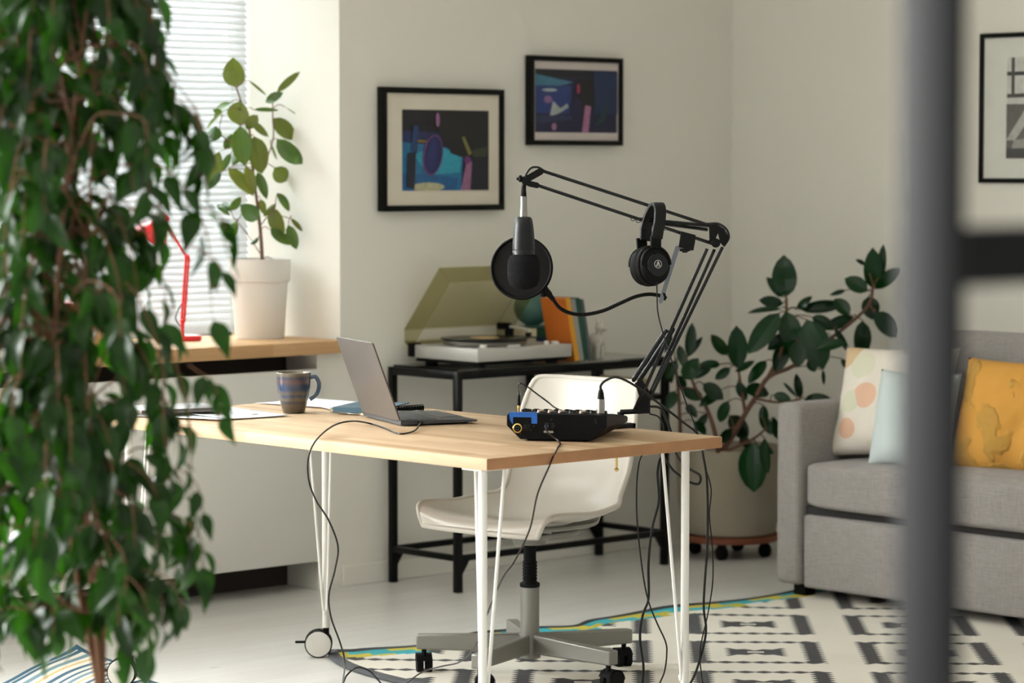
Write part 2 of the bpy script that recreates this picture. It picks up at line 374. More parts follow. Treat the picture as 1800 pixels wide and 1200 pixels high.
# ------------------------------------------------------------------ rug
def rug_mat():
    t = NT('flatweave_rug'); co = t.coord(); s = t.add('ShaderNodeSeparateXYZ', {0: co}).outputs; q = .70710678
    mt = t.math
    S = mt('MULTIPLY', mt('SUBTRACT', s[0], s[1]), q); T = mt('MULTIPLY', mt('ADD', s[0], s[1]), q)
    tri = lambda x, p: mt('MULTIPLY', mt('ABSOLUTE', mt('SUBTRACT', mt('FRACT', mt('DIVIDE', x, p)), .5)), 2.0)   # 0..1 triangle
    P = .495
    sx = mt('SUBTRACT', mt('FRACT', mt('DIVIDE', mt('SUBTRACT', S, .145 - P / 2), P)), .5)      # 0 at stripe centre
    ax = mt('MULTIPLY', mt('ABSOLUTE', sx), P)
    st = mt('SUBTRACT', mt('FRACT', mt('DIVIDE', mt('SUBTRACT', T, 8.957 - .25), .5)), .5)
    ay = mt('MULTIPLY', mt('ABSOLUTE', st), .5)
    teeth = mt('MULTIPLY', tri(T, .030), .020); dia = mt('MULTIPLY', tri(S, .052), .020)
    ax2 = mt('ADD', ax, teeth)
    bar = mt('MULTIPLY', mt('GREATER_THAN', ax, mt('ADD', .047, teeth)), mt('LESS_THAN', mt('ADD', ax, teeth), .117))
    bar = mt('MULTIPLY', bar, mt('GREATER_THAN', ay, mt('ADD', .056, dia)))
    ln = mt('LESS_THAN', mt('ABSOLUTE', mt('SUBTRACT', ay, .078)), mt('ADD', .0050, mt('MULTIPLY', tri(S, .050), .0165)))
    ln = mt('MULTIPLY', ln, mt('GREATER_THAN', ax, mt('ADD', .050, teeth)))
    mx_ = mt('SUBTRACT', P / 2, ax); my_ = mt('SUBTRACT', .25, ay)
    hh = mt('ADD', .026, mt('ADD', mt('MULTIPLY', mx_, .35), mt('MULTIPLY', tri(S, .052), .016)))
    mo = mt('MULTIPLY', mt('LESS_THAN', mt('ADD', mx_, teeth), .092), mt('LESS_THAN', my_, hh))
    hole = mt('MULTIPLY', mt('LESS_THAN', mx_, .024), mt('LESS_THAN', my_, .010))
    mo = mt('MULTIPLY', mo, mt('SUBTRACT', 1.0, hole))
    blk = mt('MAXIMUM', bar, mt('MAXIMUM', ln, mo))
    n = t.noise(co, 60, 3); n2 = t.noise(co, 3, 3)
    white = t.mix(n2, srgb(212, 206, 194), srgb(230, 225, 214)); black = t.mix(n, srgb(48, 48, 52), srgb(72, 70, 70))
    col = t.mix(blk, white, black)
    uv = t.add('ShaderNodeSeparateXYZ', {0: t.coord('UV')}).outputs
    # coloured stepped band along the far edge, dark bands at the very edges
    stp = mt('MULTIPLY', mt('FLOOR', mt('MULTIPLY', mt('FRACT', mt('DIVIDE', uv[0], .33)), 4.0)), .010)
    band = mt('LESS_THAN', uv[1], mt('ADD', .090, stp))
    ph = mt('ADD', uv[0], mt('MULTIPLY', mt('FLOOR', mt('DIVIDE', uv[1], .030)), -.075))
    yel = mt('GREATER_THAN', mt('FRACT', mt('DIVIDE', ph, .30)), .52)
    bc = t.mix(yel, t.mix(n2, srgb(38, 148, 160), srgb(66, 170, 178)), t.mix(n2, srgb(170, 158, 50), srgb(196, 180, 66)))
    col = t.mix(band, col, bc)
    col = t.mix(mt('LESS_THAN', uv[1], .030), col, srgb(30, 32, 34))
    col = t.mix(mt('LESS_THAN', uv[0], .045), col, srgb(74, 76, 80))
    t.set(Base_Color=col, Roughness=0.95); t.bump(n, .3, .003); return t.m
RX0, RX1, RY0, RY1 = 5.06, 7.75, 3.2, 6.28
edge = [(0, .10), (.12, .055), (.40, .005), (.6, .03), (.76, -.03), (.92, -.075), (1.1, .0), (1.35, -.02), (1.55, -.06), (1.8, -.04), (2.0, -.05), (2.7, -.05)]
def rug_pt(u, v):
    x = u; y = v; dy = 0
    for (a, p), (b, q) in zip(edge, edge[1:]):
        if a <= x <= b: k = (x - a) / (b - a); k = k * k * (3 - 2 * k); dy = p + (q - p) * k; break
    f = math.exp(-y / .35); ex = -.06 * math.sin(min(1, y / .9) * PI) * math.exp(-x / .3) + .12 * math.exp(-y / .12) * math.exp(-x / .2)
    h = .0032 + .014 * math.exp(-y / .10) * (.5 + .5 * math.sin(x * 9 + 1)) * (1 if x > .5 else .4)
    return V((RX0 + x + ex, RY1 - y + dy * f, h))
nu, nv = 110, 90
us = [2.69 * i / (nu - 1) for i in range(nu)]; vs_ = [3.08 * (j / (nv - 1)) ** 1.5 for j in range(nv)]
g = G(); g.grid(lambda u, v: rug_pt(us[round(u * (nu - 1))], vs_[round(v * (nv - 1))]), nu, nv)
rug = g.build('area_rug', rug_mat(), None, 60)
uvl = rug.data.uv_layers.new(name='metres')
for p in rug.data.polygons:
    for li in p.loop_indices:
        vi = rug.data.loops[li].vertex_index; uvl.data[li].uv = (us[vi % nu], vs_[vi // nu])
sd = rug.modifiers.new('thick', 'SOLIDIFY'); sd.thickness = .0025; sd.offset = -1
tag(rug, 'large black and cream patterned flatweave rug with teal and mustard edge, under desk and sofa', 'rug')
# small striped mat at the lower left
def mat_striped():
    t = NT('striped_mat'); uv = t.add('ShaderNodeSeparateXYZ', {0: t.coord('UV')}).outputs; mt = t.math
    f = mt('FRACT', mt('DIVIDE', uv[1], .16)); c = t.ramp(f, [(0, srgb(222, 218, 208)), (.14, srgb(60, 96, 116)), (.24, srgb(226, 220, 208)), (.36, srgb(110, 140, 152)), (.5, srgb(226, 222, 210)), (.62, srgb(212, 180, 120)), (.7, srgb(228, 224, 214)), (.86, srgb(60, 96, 116))], 'CONSTANT')
    e = mt('MINIMUM', uv[0], uv[1]); c = t.mix(mt('LESS_THAN', e, .018), c, srgb(44, 88, 112)); t.set(Base_Color=c, Roughness=.95); return t.m
O = V((4.60, 6.80, 0)); ex = V((-.90, -.45, 0)).normalized(); ey = V((.0, -1, 0)).normalized(); ey = V((-.12, -1.0, 0)).normalized()
def mpt(u, v):
    c = .10 * math.exp(-(u + v) / .10)
    return O + ex * u + ey * v + (ex + ey) * -0 + V((.03 * math.sin(v * 9), .035 * math.sin(u * 8 + .4), .006 + .03 * math.exp(-(u + v) / .07)))
g = G(); g.grid(lambda u, v: mpt(u * .9, v * .55), 40, 30); o = g.build('striped_mat', mat_striped(), None, 60)
uvl = o.data.uv_layers.new(name='metres')
for p in o.data.polygons:
    for li in p.loop_indices:
        vi = o.data.loops[li].vertex_index; uvl.data[li].uv = ((vi % 40) / 39 * .9, (vi // 40) / 29 * .55)
sd = o.modifiers.new('thick', 'SOLIDIFY'); sd.thickness = .004; sd.offset = -1
tag(o, 'small blue and cream striped mat with an upturned corner, under the desk end', 'mat')
# ------------------------------------------------------------------ sofa
def fabric(name, c, k=.12):
    t = NT(name); co = t.coord(); a = t.noise(t.coord('Object', (14, 14, 160)), 1.6, 3, .7); b = t.noise(t.coord('Object', (160, 160, 14)), 1.6, 3, .7)
    f = t.math('MULTIPLY_ADD', a, .5, t.math('MULTIPLY', b, .5))
    lo = tuple(x * (1 - k * 2.2) for x in c[:3]) + (1,); hi = tuple(x * (1 + k * 2.2) for x in c[:3]) + (1,)
    t.set(Base_Color=t.ramp(f, [(.3, lo), (.7, hi)]), Roughness=.95, Sheen_Weight=.15); t.bump(f, .35, .002); return t.m
m_sofa = fabric('grey_sofa_fabric', srgb(140, 134, 131))
m_gap_shade = M('painted_gap_shade', srgb(40, 38, 38), .95)
SX, SY = 6.95, 6.235
sofa = thing('sofa', 'grey fabric sofa with boxy arm along the right wall', 'sofa', (7.4, 5.2, 0))
def soft(g, a, b, bev=.03, n=3, bulge=None):
    g.span(a, b, bev, n); return g
G().span((SX, SY - .105, .045), (7.90, SY, .64), .022, 4).build('armrest', m_sofa, sofa)
G().span((SX, 4.12, .045), (7.90, 4.225, .64), .022, 4).build('armrest', m_sofa, sofa)
G().span((SX + .012, 4.235, .04), (7.86, SY - .112, .279), .012, 3).build('base', m_sofa, sofa)
G().span((SX + .03, 4.235, .28), (7.84, SY - .112, .305)).build('seat_gap', m_gap_shade, sofa, 0)  # dark strip painted as the shade between cushion and base
def cushion_box(g, a, b, bul, p=6, n=20):
    c = [(a[i] + b[i]) / 2 for i in range(3)]; h = [abs(b[i] - a[i]) / 2 for i in range(3)]
    bm = bmesh.new(); bmesh.ops.create_cube(bm, size=2); bmesh.ops.subdivide_edges(bm, edges=bm.edges[:], cuts=n, use_grid_fill=True)
    vs = []
    for v in bm.verts:
        q = V(v.co); L = (abs(q.x) ** p + abs(q.y) ** p + abs(q.z) ** p) ** (1 / p); q = q / L * 1.0
        k = bul * (1 - q.x * q.x) * (1 - q.y * q.y)
        vs.append(V((c[0] + q.x * h[0], c[1] + q.y * h[1], c[2] + q.z * (h[2] + k))))
    g.raw(vs, [[v.index for v in f.verts] for f in bm.faces]); bm.free(); return g
g = G(); cushion_box(g, (SX - .008, 4.24, .302), (7.74, SY - .096, .452), .02, 14, 24); g.build('seat_cushion', m_sofa, sofa)
for y0, y1 in ((5.17, SY - .12), (4.24, 5.16)):
    g = G(T=Matrix.Translation((7.66, 0, .42)) @ Matrix.Rotation(math.radians(10), 4, 'Y') @ Matrix.Translation((-7.66, 0, -.42)))
    cushion_box(g, (7.45, y0, .44), (7.66, y1, .845), .0, 7, 16); g.build('back_cushion', m_sofa, sofa)
G().span((7.66, 4.23, .05), (7.88, SY - .11, .78), .03, 3).build('backrest', m_sofa, sofa)
for x in (SX + .07, 7.8):
    for y in (SY - .07, 4.2): G().span((x - .025, y - .025, .0), (x + .025, y + .025, .05), .002).build('leg', m_black, sofa)
def pillow(name, mat_, c, wv, hv, w_, h_, t_, label, seed=0, group=None, cs=.06, wr=.006):
    wv = V(wv).normalized(); hv = V(hv).normalized(); nv_ = wv.cross(hv).normalized(); g = G(axes(c, wv, hv, nv_))
    def fn(sg):
        def f(u, v):
            a = 2 * u - 1; b = 2 * v - 1
            th = ((1 - a ** 4) * (1 - b ** 4)) ** .62
            x = a * w_ / 2 * (1 - cs * (1 - b * b) ** 1 * abs(a) ** 3); y = b * h_ / 2 * (1 - cs * (1 - a * a) * abs(b) ** 3)
            n = noise.noise(V((x * 7 + seed, y * 7, sg))) * wr * 2 + noise.noise(V((x * 18 + seed, y * 14, sg + 3))) * wr
            return V((x, y, sg * (th * t_ / 2 + n * th)))
        return f
    g.grid(fn(1), 36, 36); g.grid(fn(-1), 36, 36); o = g.build(name, mat_, None, 80, base=c)
    bm = bmesh.new(); bm.from_mesh(o.data); bmesh.ops.remove_doubles(bm, verts=bm.verts[:], dist=.0004); bmesh.ops.recalc_face_normals(bm, faces=bm.faces[:]); bm.to_mesh(o.data); bm.free()
    return tag(o, label, 'cushion', group)
def pastel():
    t = NT('pastel_patch_fabric'); co = t.coord()
    v = t.add('ShaderNodeTexVoronoi', {'Vector': co, 'Scale': 11.0, 'Randomness': 1.0}); s = t.add('ShaderNodeSeparateColor', {0: v.outputs['Color']}).outputs[0]
    c = t.ramp(s, [(0, srgb(226, 216, 202)), (.15, srgb(222, 182, 156)), (.4, srgb(214, 212, 190)), (.6, srgb(228, 222, 212)), (.8, srgb(206, 178, 140)), (.9, srgb(204, 210, 196))], 'CONSTANT')
    m = t.math('LESS_THAN', v.outputs['Distance'], .52); t.set(Base_Color=t.mix(m, srgb(226, 218, 206), c), Roughness=.9); return t.m
pillow('throw_pillow', pastel(), (7.235, 5.97, .640), (.28, -.92, .02), (.32, .07, 1), .40, .375, .15, 'cream throw cushion with pastel peach patches beside the sofa arm', 2)
pillow('throw_pillow', M('pale_blue_fabric', srgb(196, 206, 206), .9, var=.03), (7.13, 5.80, .60), (.12, -.97, .0), (.28, .05, 1), .30, .32, .10, 'pale blue throw cushion leaning on the peach patched cushion', 5)
def mustard():
    t = NT('mustard_fabric'); co = t.coord(); n = t.noise(co, 9, 2); f = t.noise(co, 160, 3)
    pt = t.ramp(n, [(.52, (0, 0, 0, 1)), (.56, (1, 1, 1, 1))]); t.set(Base_Color=t.mix(pt, srgb(196, 142, 60), srgb(184, 140, 62)), Roughness=.9)
    t.bump(t.math('ADD', t.math('MULTIPLY', pt, .5), t.math('MULTIPLY', t.math('MULTIPLY', pt, f), .8)), .7, .012); return t.m
pillow('throw_pillow', mustard(), (7.24, 5.46, .620), (.10, -.97, .0), (.34, .03, 1), .47, .38, .16, 'mustard yellow throw cushion with raised ruffled patches on the sofa', 9, wr=.012)
# ------------------------------------------------------------------ framed pictures
m_frame = M('black_frame', srgb(9, 10, 9), .5, Specular_IOR_Level=.15)
def picture(name, P0, ux, W, H, dn, border, art, label, fw=.020, depth=.03, matc=srgb(214, 206, 190)):
    """P0 lower left corner of the frame on its front plane, ux along its width, dn towards the viewer"""
    ux = V(ux).normalized(); dn = V(dn).normalized(); T = axes(P0, ux, V((0, 0, 1)), dn)
    t = thing(name, label, 'picture', V(P0) + ux * W / 2)
    g = G(T)
    for a, b in (((0, 0), (W, fw)), ((0, H - fw), (W, H)), ((0, fw), (fw, H - fw)), ((W - fw, fw), (W, H - fw))):
        g.span((a[0], a[1], -depth), (b[0], b[1], 0), .001)
    g.build('frame', m_frame, t, 30)
    G(T).span((fw, fw, -.012), (W - fw, H - fw, -.009)).build('mount', M(name + '_mount', matc, .8), t, 0)
    l, r, b, tt = border
    pw, ph = W - l - r, H - b - tt
    g = G(axes(V(P0) + ux * l + V((0, 0, b)) + dn * -.0085, ux, V((0, 0, 1)), dn)); mats = []; k = 0
    for c, poly in art:
        mm = M('print_ink', srgb(*[int(v_ * (.86 if fw > .017 else 1)) for v_ in c]), .45, var=.35, scale=45); mats.append(mm); g.k = k
        g.prism([(x * pw, y * ph) for x, y in poly], .0002, o=(0, 0, k * .00025)); k += 1
    g.build('print', mats, t, 0)
    return t
def ell(cx, cy, rx, ry, n=20, rot=0):
    o = []
    for i in range(n):
        a = 2 * PI * i / n; x, y = rx * math.cos(a), ry * math.sin(a); o.append((max(0, min(1, cx + x * math.cos(rot) - y * math.sin(rot))), max(0, min(1, cy + x * math.sin(rot) + y * math.cos(rot)))))
    return o
R01 = [(0, 0), (1, 0), (1, 1), (0, 1)]
art1 = [((18, 22, 52), R01), ((10, 12, 26), [(0, .72), (.4, .70), (.42, 1), (0, 1)]), ((28, 120, 170), [(0, 0), (.68, 0), (.70, .48), (.40, .56), (0, .60)]), ((44, 170, 200), [(.30, .2), (.66, .22), (.69, .45), (.42, .55), (.12, .45)]),
        ((24, 40, 96), [(0, .60), (.45, .58), (.45, .72), (0, .74)]), ((150, 120, 50), [(.14, .60), (.42, .585), (.42, .615), (.14, .63)]), ((22, 100, 160), [(0, 0), (.62, 0), (.64, .16), (0, .22)]),
        ((200, 198, 160), ell(.29, .045, .19, .055)), ((8, 10, 18), [(.40, 1), (.40, .72), (.48, .60), (.56, .46), (.66, .42), (.78, .40), (1, .38), (1, 1)]), ((12, 14, 34), [(.76, 0), (1, 0), (1, .5), (.80, .46)]),
        ((164, 110, 150), [(.67, 0), (.78, 0), (.80, .36), (.74, .38)]), ((120, 50, 130), ell(.745, .38, .04, .05)), ((130, 126, 60), [(.68, .66), (.71, .68), (.80, .46), (.76, .44)]), ((56, 66, 44), [(.8, .5), (.98, .55), (.97, .42), (.82, .42)]),
        ((170, 110, 160), ell(.40, .88, .022, .09)), ((14, 16, 40), ell(.40, .88, .001, .002, 4)), ((24, 58, 116), [(.09, .50), (.12, .80), (.18, .80), (.16, .46)]), ((14, 20, 44), [(.04, .04), (.05, .46), (.15, .48), (.13, .02)]),
        ((120, 70, 130), ell(.34, .44, .115, .255, 24, -.12)), ((26, 34, 96), ell(.345, .44, .10, .235, 24, -.12)), ((36, 44, 112), ell(.33, .44, .055, .20, 20, -.12))]
picture('picture_frame', (6.200, 7.335, 1.259), (1, 0, 0), .557, .420, (0, -1, 0), (.092, .070, .070, .075), art1, 'larger black framed colour photograph of a studio microphone in a wide cream mount')
art2 = [((20, 24, 66), R01), ((14, 16, 36), [(0, .86), (1, .9), (1, 1), (0, 1)]), ((70, 130, 160), [(0, .74), (.30, .74), (.46, .80), (0, .92)]), ((34, 60, 130), [(0, .3), (.42, .3), (.44, .74), (0, .74)]), ((190, 200, 210), ell(.17, .67, .09, .025)),
        ((150, 110, 160), ell(.15, .52, .05, .06)), ((180, 190, 190), [(.17, .25), (.21, .5), (.30, .38), (.38, .46), (.40, .40), (.28, .3)]), ((40, 50, 90), [(0, .14), (.44, .2), (.44, .28), (0, .26)]), ((12, 14, 24), [(.50, .86), (.70, .88), (.74, .5), (.66, .3), (.52, .44)]),
        ((24, 26, 70), ell(.49, .36, .08, .20)), ((170, 50, 90), ell(.515, .70, .02, .08)), ((180, 120, 160), [(.56, 0), (.64, 0), (.67, .42), (.60, .44)]), ((18, 44, 90), [(.72, .3), (1, .3), (1, .98), (.70, .98)]), ((20, 60, 60), [(.72, .1), (.8, .3), (.9, .62), (.84, .2)]), ((170, 120, 160), ell(.22, .09, .03, .06))]
picture('picture_frame', (6.883, 7.335, 1.486), (1, 0, 0), .461, .316, (0, -1, 0), (.028, .026, .046, .046), art2, 'smaller black framed dark blue studio photograph, higher and nearer the corner', fw=.018, matc=srgb(200, 190, 186))
art3 = [((196, 196, 190), R01), ((60, 58, 54), [(0, .60), (1, .62), (1, .66), (0, .64)]), ((46, 44, 42), [(0, .82), (1, .825), (1, .86), (0, .86)]), ((70, 68, 64), [(.04, .6), (.07, .6), (.07, 1), (.04, 1)]), ((70, 68, 64), [(.34, .6), (.37, .6), (.37, 1), (.34, 1)]), ((70, 68, 64), [(.66, .6), (.69, .6), (.69, 1), (.66, 1)]), ((110, 106, 98), [(.14, .65), (.3, .70), (.4, .65)]),
        ((92, 90, 84), [(0, 0), (1, 0), (1, .52), (0, .54)]), ((60, 58, 56), [(0, 0), (1, 0), (1, .10), (0, .10)]), ((176, 174, 168), [(.0, .18), (.20, .54), (.30, .54), (.08, .18)]), ((150, 148, 142), [(.05, .1), (.24, .1), (.2, .2), (.07, .18)]), ((40, 40, 38), [(.3, .1), (.5, .1), (.52, .5), (.36, .54)]), ((160, 158, 152), [(.6, .2), (.7, .2), (.75, .5), (.62, .5)]), ((54, 52, 50), [(.76, .1), (.96, .1), (.94, .5), (.8, .52)])]
picture('picture_frame', (7.945, 6.188, 1.354), (0, -1, 0), .70, .517, (-1, 0, 0), (.115, .115, .085, .085), art3, 'black framed black and white photograph in a white mount on the right wall', fw=.016, matc=srgb(214, 214, 206))
# ------------------------------------------------------------------ steel and glass partition near the camera
pt = thing('metal_partition', 'dark grey steel frame post and crossbar of a partition close to the camera', 'partition', (1.63, 1.30, 0))
m_part = M('dark_grey_steel', srgb(24, 25, 26), .5, 0, Specular_IOR_Level=.12)
pp_ = at(1636, 600, 2.07); PX, PY = pp_.x, pp_.y
G().span((PX - .007, PY - .026, 0), (PX + .007, PY + .026, 2.6), .002).build('post', m_part, pt)
G().span((PX + .007, PY - .018, 1.327), (PX + 1.2, PY + .018, 1.371), .002).build('crossbar', m_part, pt)
G().span((PX + 1.2, PY - .022, 0), (PX + 1.214, PY + .022, 2.6), .002).build('post', m_part, pt)
G().span((PX + .007, PY - .018, 2.56), (PX + 1.2, PY + .018, 2.6), .002).build('crossbar', m_part, pt)
G().span((PX + .007, PY - .018, .0), (PX + 1.2, PY + .018, .04), .002).build('crossbar', m_part, pt)
# ------------------------------------------------------------------ shelf table
SX0, SX1, SY0, SY1 = 6.222, 7.228, 6.985, 7.340
sh = thing('console_table', 'black metal console table with a glass top against the wall, carrying the turntable', 'table', (6.72, 7.16, 0))
g = G(); q = .012
for x in (SX0 + q, SX1 - q):
    for y in (SY0 + q, SY1 - q): g.span((x - q, y - q, 0), (x + q, y + q, .735), .0015)
for z0, z1 in ((.708, .735), (.104, .124)):
    for y in (SY0 + q, SY1 - q): g.span((SX0 + 2 * q, y - q * .9, z0), (SX1 - 2 * q, y + q * .9, z1), .0015)
    for x in (SX0 + q, SX1 - q): g.span((x - q * .9, SY0 + 2 * q, z0), (x + q * .9, SY1 - 2 * q, z1), .0015)
for y in (SY0 + q, SY1 - q): g.span((6.86, y - .010, .590), (6.884, y + .010, .710)).span((6.87, y - .010, .590), (SX1 - 2 * q, y + .010, .608))
g.span((6.862, SY0 + .02, .590), (6.882, SY1 - .02, .608)).span((SX1 - 2 * q, SY0 + .02, .590), (SX1, SY1 - .02, .608))
for x, y, sx in ((SX0 + 2 * q, SY1 - q, 1), (SX1 - 2 * q, SY1 - q, -1), (SX0 + 2 * q, SY0 + q, 1), (SX1 - 2 * q, SY0 + q, -1)):
    g.prism([(0, 0), (sx * .035, 0), (0, -.05)], .012, o=(x, y + .006, .104), x=(1, 0, 0), y=(0, 0, 1), z=(0, -1, 0))
g.build('frame', m_blackmetal, sh, 30)
G().span((SX0 + .014, SY0 + .014, .7355), (SX1 - .014, SY1 - .014, .7415), .001).build('glass_top', m_glass, sh, 0)
G().span((6.885, SY0 + .022, .600), (SX1 - .026, SY1 - .022, .606)).build('glass_shelf', m_glass, sh, 0)
g = G()
for i in range(7): g.box((7.03 + .004 * (i % 2), 7.15, .6085 + .006 + i * .0075), (.27, .24, .007), .001, Euler((0, 0, .03 * ((i * 7) % 3 - 1))))
o = g.build('magazine_pile', M('aged_paper', srgb(176, 160, 126), .9, var=.25, scale=50), None, 30, (7.03, 7.15, .607)); tag(o, 'low pile of yellowed magazines on the small shelf below the console table top', 'magazines')
# ------------------------------------------------------------------ turntable
tt = thing('turntable', 'silver record player with its tinted lid half open on the black console table', 'turntable', (6.53, 7.16, .742))
TX0, TX1, TY0, TY1 = 6.318, 6.755, 6.992, 7.330
m_silver = M('silver_plinth', srgb(186, 184, 178), .4, .25, var=.02)
G().span((TX0, TY0, .762), (TX1, TY1, .806), .004, 2).build('plinth', m_silver, tt, 30)
g = G(); g.span((TX0 + .012, TY0 + .012, .750), (TX1 - .012, TY1 - .012, .764), .002)
for x in (TX0 + .05, TX1 - .05):
    for y in (TY0 + .05, TY1 - .05): g.cyl((x, y, .742), (x, y, .755), .022, n=18)
g.span((TX0 - .012, TY1 - .02, .765), (TX0 + .03, TY1 + .004, .812), .003).span((TX1 - .03, TY1 - .02, .765), (TX1 + .01, TY1 + .004, .812), .003)
g.build('base', m_black, tt, 30)
pc = V((6.498, 7.155, 0))
G().lathe([(.120, .806), (.142, .810), (.146, .820), (.142, .826), (.10, .826)], pc, n=48).build('platter', m_steel, tt, 30)
rc = G().lathe([(.150, .8265), (.151, .8285), (.150, .8305), (.02, .8305)], pc, n=48).build('record', m_blackgloss, tt, 30)
G().lathe([(.050, .8306), (.050, .8312), (.004, .8312)], pc, n=32).build('record_label', M('record_label', srgb(206, 176, 130), .7), rc, 30)
ta = V((6.70, 7.25, 0)); g = G(); g.lathe([(.028, .806), (.028, .82), (.016, .824), (.016, .85)], ta, n=24).cyl((6.70, 7.25, .85), (6.70, 7.25, .862), .008)
g.box((6.708, 7.285, .856), (.03, .05, .024), .005)
tao = g.build('tonearm', m_black, tt, 30)
G().tube(smooth_path([(6.70, 7.25, .856), (6.68, 7.17, .856), (6.64, 7.08, .852), (6.60, 7.045, .845)], 6), .0045, 8).build('tonearm_tube', m_whitemetal, tao)
g = G(); g.box((6.594, 7.04, .842), (.02, .03, .014), .002, Euler((0, 0, -.8))); g.build('headshell', m_black, tao, 30)
G().cyl((6.38, 7.03, .806), (6.38, 7.03, .816), .012, n=18).build('speed_knob', m_whitemetal, tt, 30); G().box((6.50, 7.012, .809), (.05, .016, .006), .001).build('pitch_slider', m_whitemetal, tt, 30)
G().box((6.70, 7.02, .81), (.02, .02, .012), .002).build('start_button', m_whitemetal, tt, 30); G().cyl((6.66, 7.02, .806), (6.66, 7.02, .818), .009).build('cue_light', m_whitemetal, tt, 30)
t = NT('tinted_acrylic'); t.set(Base_Color=srgb(150, 147, 116), Roughness=.12)
out = t.n['Material Output']; trn = t.add('ShaderNodeBsdfTransparent', {0: srgb(240, 238, 224)}); mx = t.add('ShaderNodeMixShader', {0: .89, 1: t.b.outputs[0], 2: trn.outputs[0]}); t.l.new(mx.outputs[0], out.inputs[0])
ph = math.radians(50); hp = V((TX0 + .004, TY1 + .006, .785))
T = axes(hp, V((1, 0, 0)), V((0, -math.cos(ph), math.sin(ph))), V((0, math.sin(ph), math.cos(ph))))
W_, L_, D_, th = TX1 - TX0 - .008, .315, .072, .003
g = G(T)
g.span((0, 0, D_ - th), (W_, L_, D_)).span((0, 0, 0), (th, L_, D_ - th)).span((W_ - th, 0, 0), (W_, L_, D_ - th)).span((th, 0, 0), (W_ - th, th, D_ - th)).span((th, L_ - th, 0), (W_ - th, L_, D_ - th))
g.build('dust_cover', t.m, tt, 0)
# ------------------------------------------------------------------ things beside the turntable
def book(c, sz, col, label, R=None, group=None, cat='book', spine=None):
    """closed book, sz = width (x), depth (y), thickness (z); spine towards -y"""
    R = R or Euler((0, 0, 0)); Tm = Matrix.Translation(c) @ R.to_matrix().to_4x4(); a, b, h = [k / 2 for k in sz]
    t = thing('book', label, cat, c, group)
    g = G(Tm); k = .002; g.span((-a, -b, -h), (a, b, -h + k)).span((-a, -b, h - k), (a, b, h)); g.build('cover', M('book_cover', col, .55), t, 0)
    G(Tm).span((-a, -b - .0005, -h), (a, -b + k, h)).build('spine', M('book_spine', spine or col, .55), t, 0)
    G(Tm).span((-a + .004, -b + k, -h + k), (a - .004, b - .004, h - k)).build('pages', m_pages, t, 0)
    return t
m_pages = M('book_pages', srgb(222, 208, 178), .9, var=.05, scale=80)
grp = 'books on the console table'
book((6.885, 7.262, .7420 + .030), (.215, .145, .060), srgb(150, 104, 74), 'thick brown book at the bottom of the stack beside the turntable', group=grp)
book((6.875, 7.262, .8022 + .0075), (.205, .145, .015), srgb(22, 44, 84), 'thin dark blue book lying in the middle of the stack beside the turntable', group=grp)
book((6.880, 7.262, .8175 + .017), (.210, .145, .034), srgb(10, 66, 46), 'dark green book lying on top of the stack under the teal ball', group=grp)
o = G().sphere((6.822, 7.262, .8518 + .068), .066, 32, 20).lathe([(.03, 0), (.026, .006)], (6.822, 7.262, .8517)).build('round_ornament', M('teal_ceramic', srgb(72, 112, 106), .45, var=.08, scale=6), None, 60, (6.822, 7.262, .8517))
tag(o, 'round teal ornament resting on the green book behind the pop filter', 'ornament')
x = 6.775
for i, (th_, hh, dd, col, lb) in enumerate(((.021, .222, .125, srgb(170, 88, 16), 'yellow orange book standing first in the leaning row'), (.022, .216, .12, srgb(140, 142, 138), 'light grey book standing between the yellow and green books'), (.018, .220, .12, srgb(6, 72, 58), 'dark green book standing upright in the leaning row'), (.015, .214, .12, srgb(84, 84, 84), 'dark grey book standing last in the leaning row'))):
    R = Matrix.Rotation(math.radians(-12), 3, 'Y') @ Matrix(((0, 0, 1), (0, 1, 0), (-1, 0, 0)))
    c = V((x + .012 - .5 * hh * math.sin(math.radians(12)), 7.000 + dd / 2, .7450 + hh / 2 * math.cos(math.radians(12))))
    book(c, (hh, dd, th_), col, lb, R.to_euler(), grp, spine=srgb(208, 146, 36) if i == 0 else None); x += th_ / math.cos(math.radians(12)) + .0012  # first book: cover colour darkened to imitate the lid's shadow, spine left yellow
g = G(); fx, fy = 6.995, 7.12
g.sphere((fx, fy, .800), .028, 16, 10, (.8, 1.2, 1.0)).sphere((fx + .006, fy - .014, .846), .020, 16, 10, (.8, 1.1, 1)).cyl((fx + .002, fy - .006, .81), (fx + .006, fy - .014, .845), .014, .012)
for dx, dy in ((-.012, -.018), (.012, -.018), (-.012, .02), (.012, .02)): g.cyl((fx + dx, fy + dy, .742), (fx + dx, fy + dy, .79), .008, .011)
for s in (-1, 1): g.cyl((fx + .006 + s * .008, fy - .010, .86), (fx + .006 + s * .012, fy - .006, .884), .005, .002)
g.tube(smooth_path([(fx, fy + .03, .80), (fx, fy + .05, .82), (fx, fy + .055, .85)], 5), .005); g.cyl((fx + .006, fy - .03, .842), (fx + .006, fy - .046, .838), .009, .006)
tag(g.build('figurine', M('white_porcelain', srgb(204, 200, 190), .3), None, 60, (fx, fy, .742)), 'small pale animal figurine standing right of the books', 'figurine')
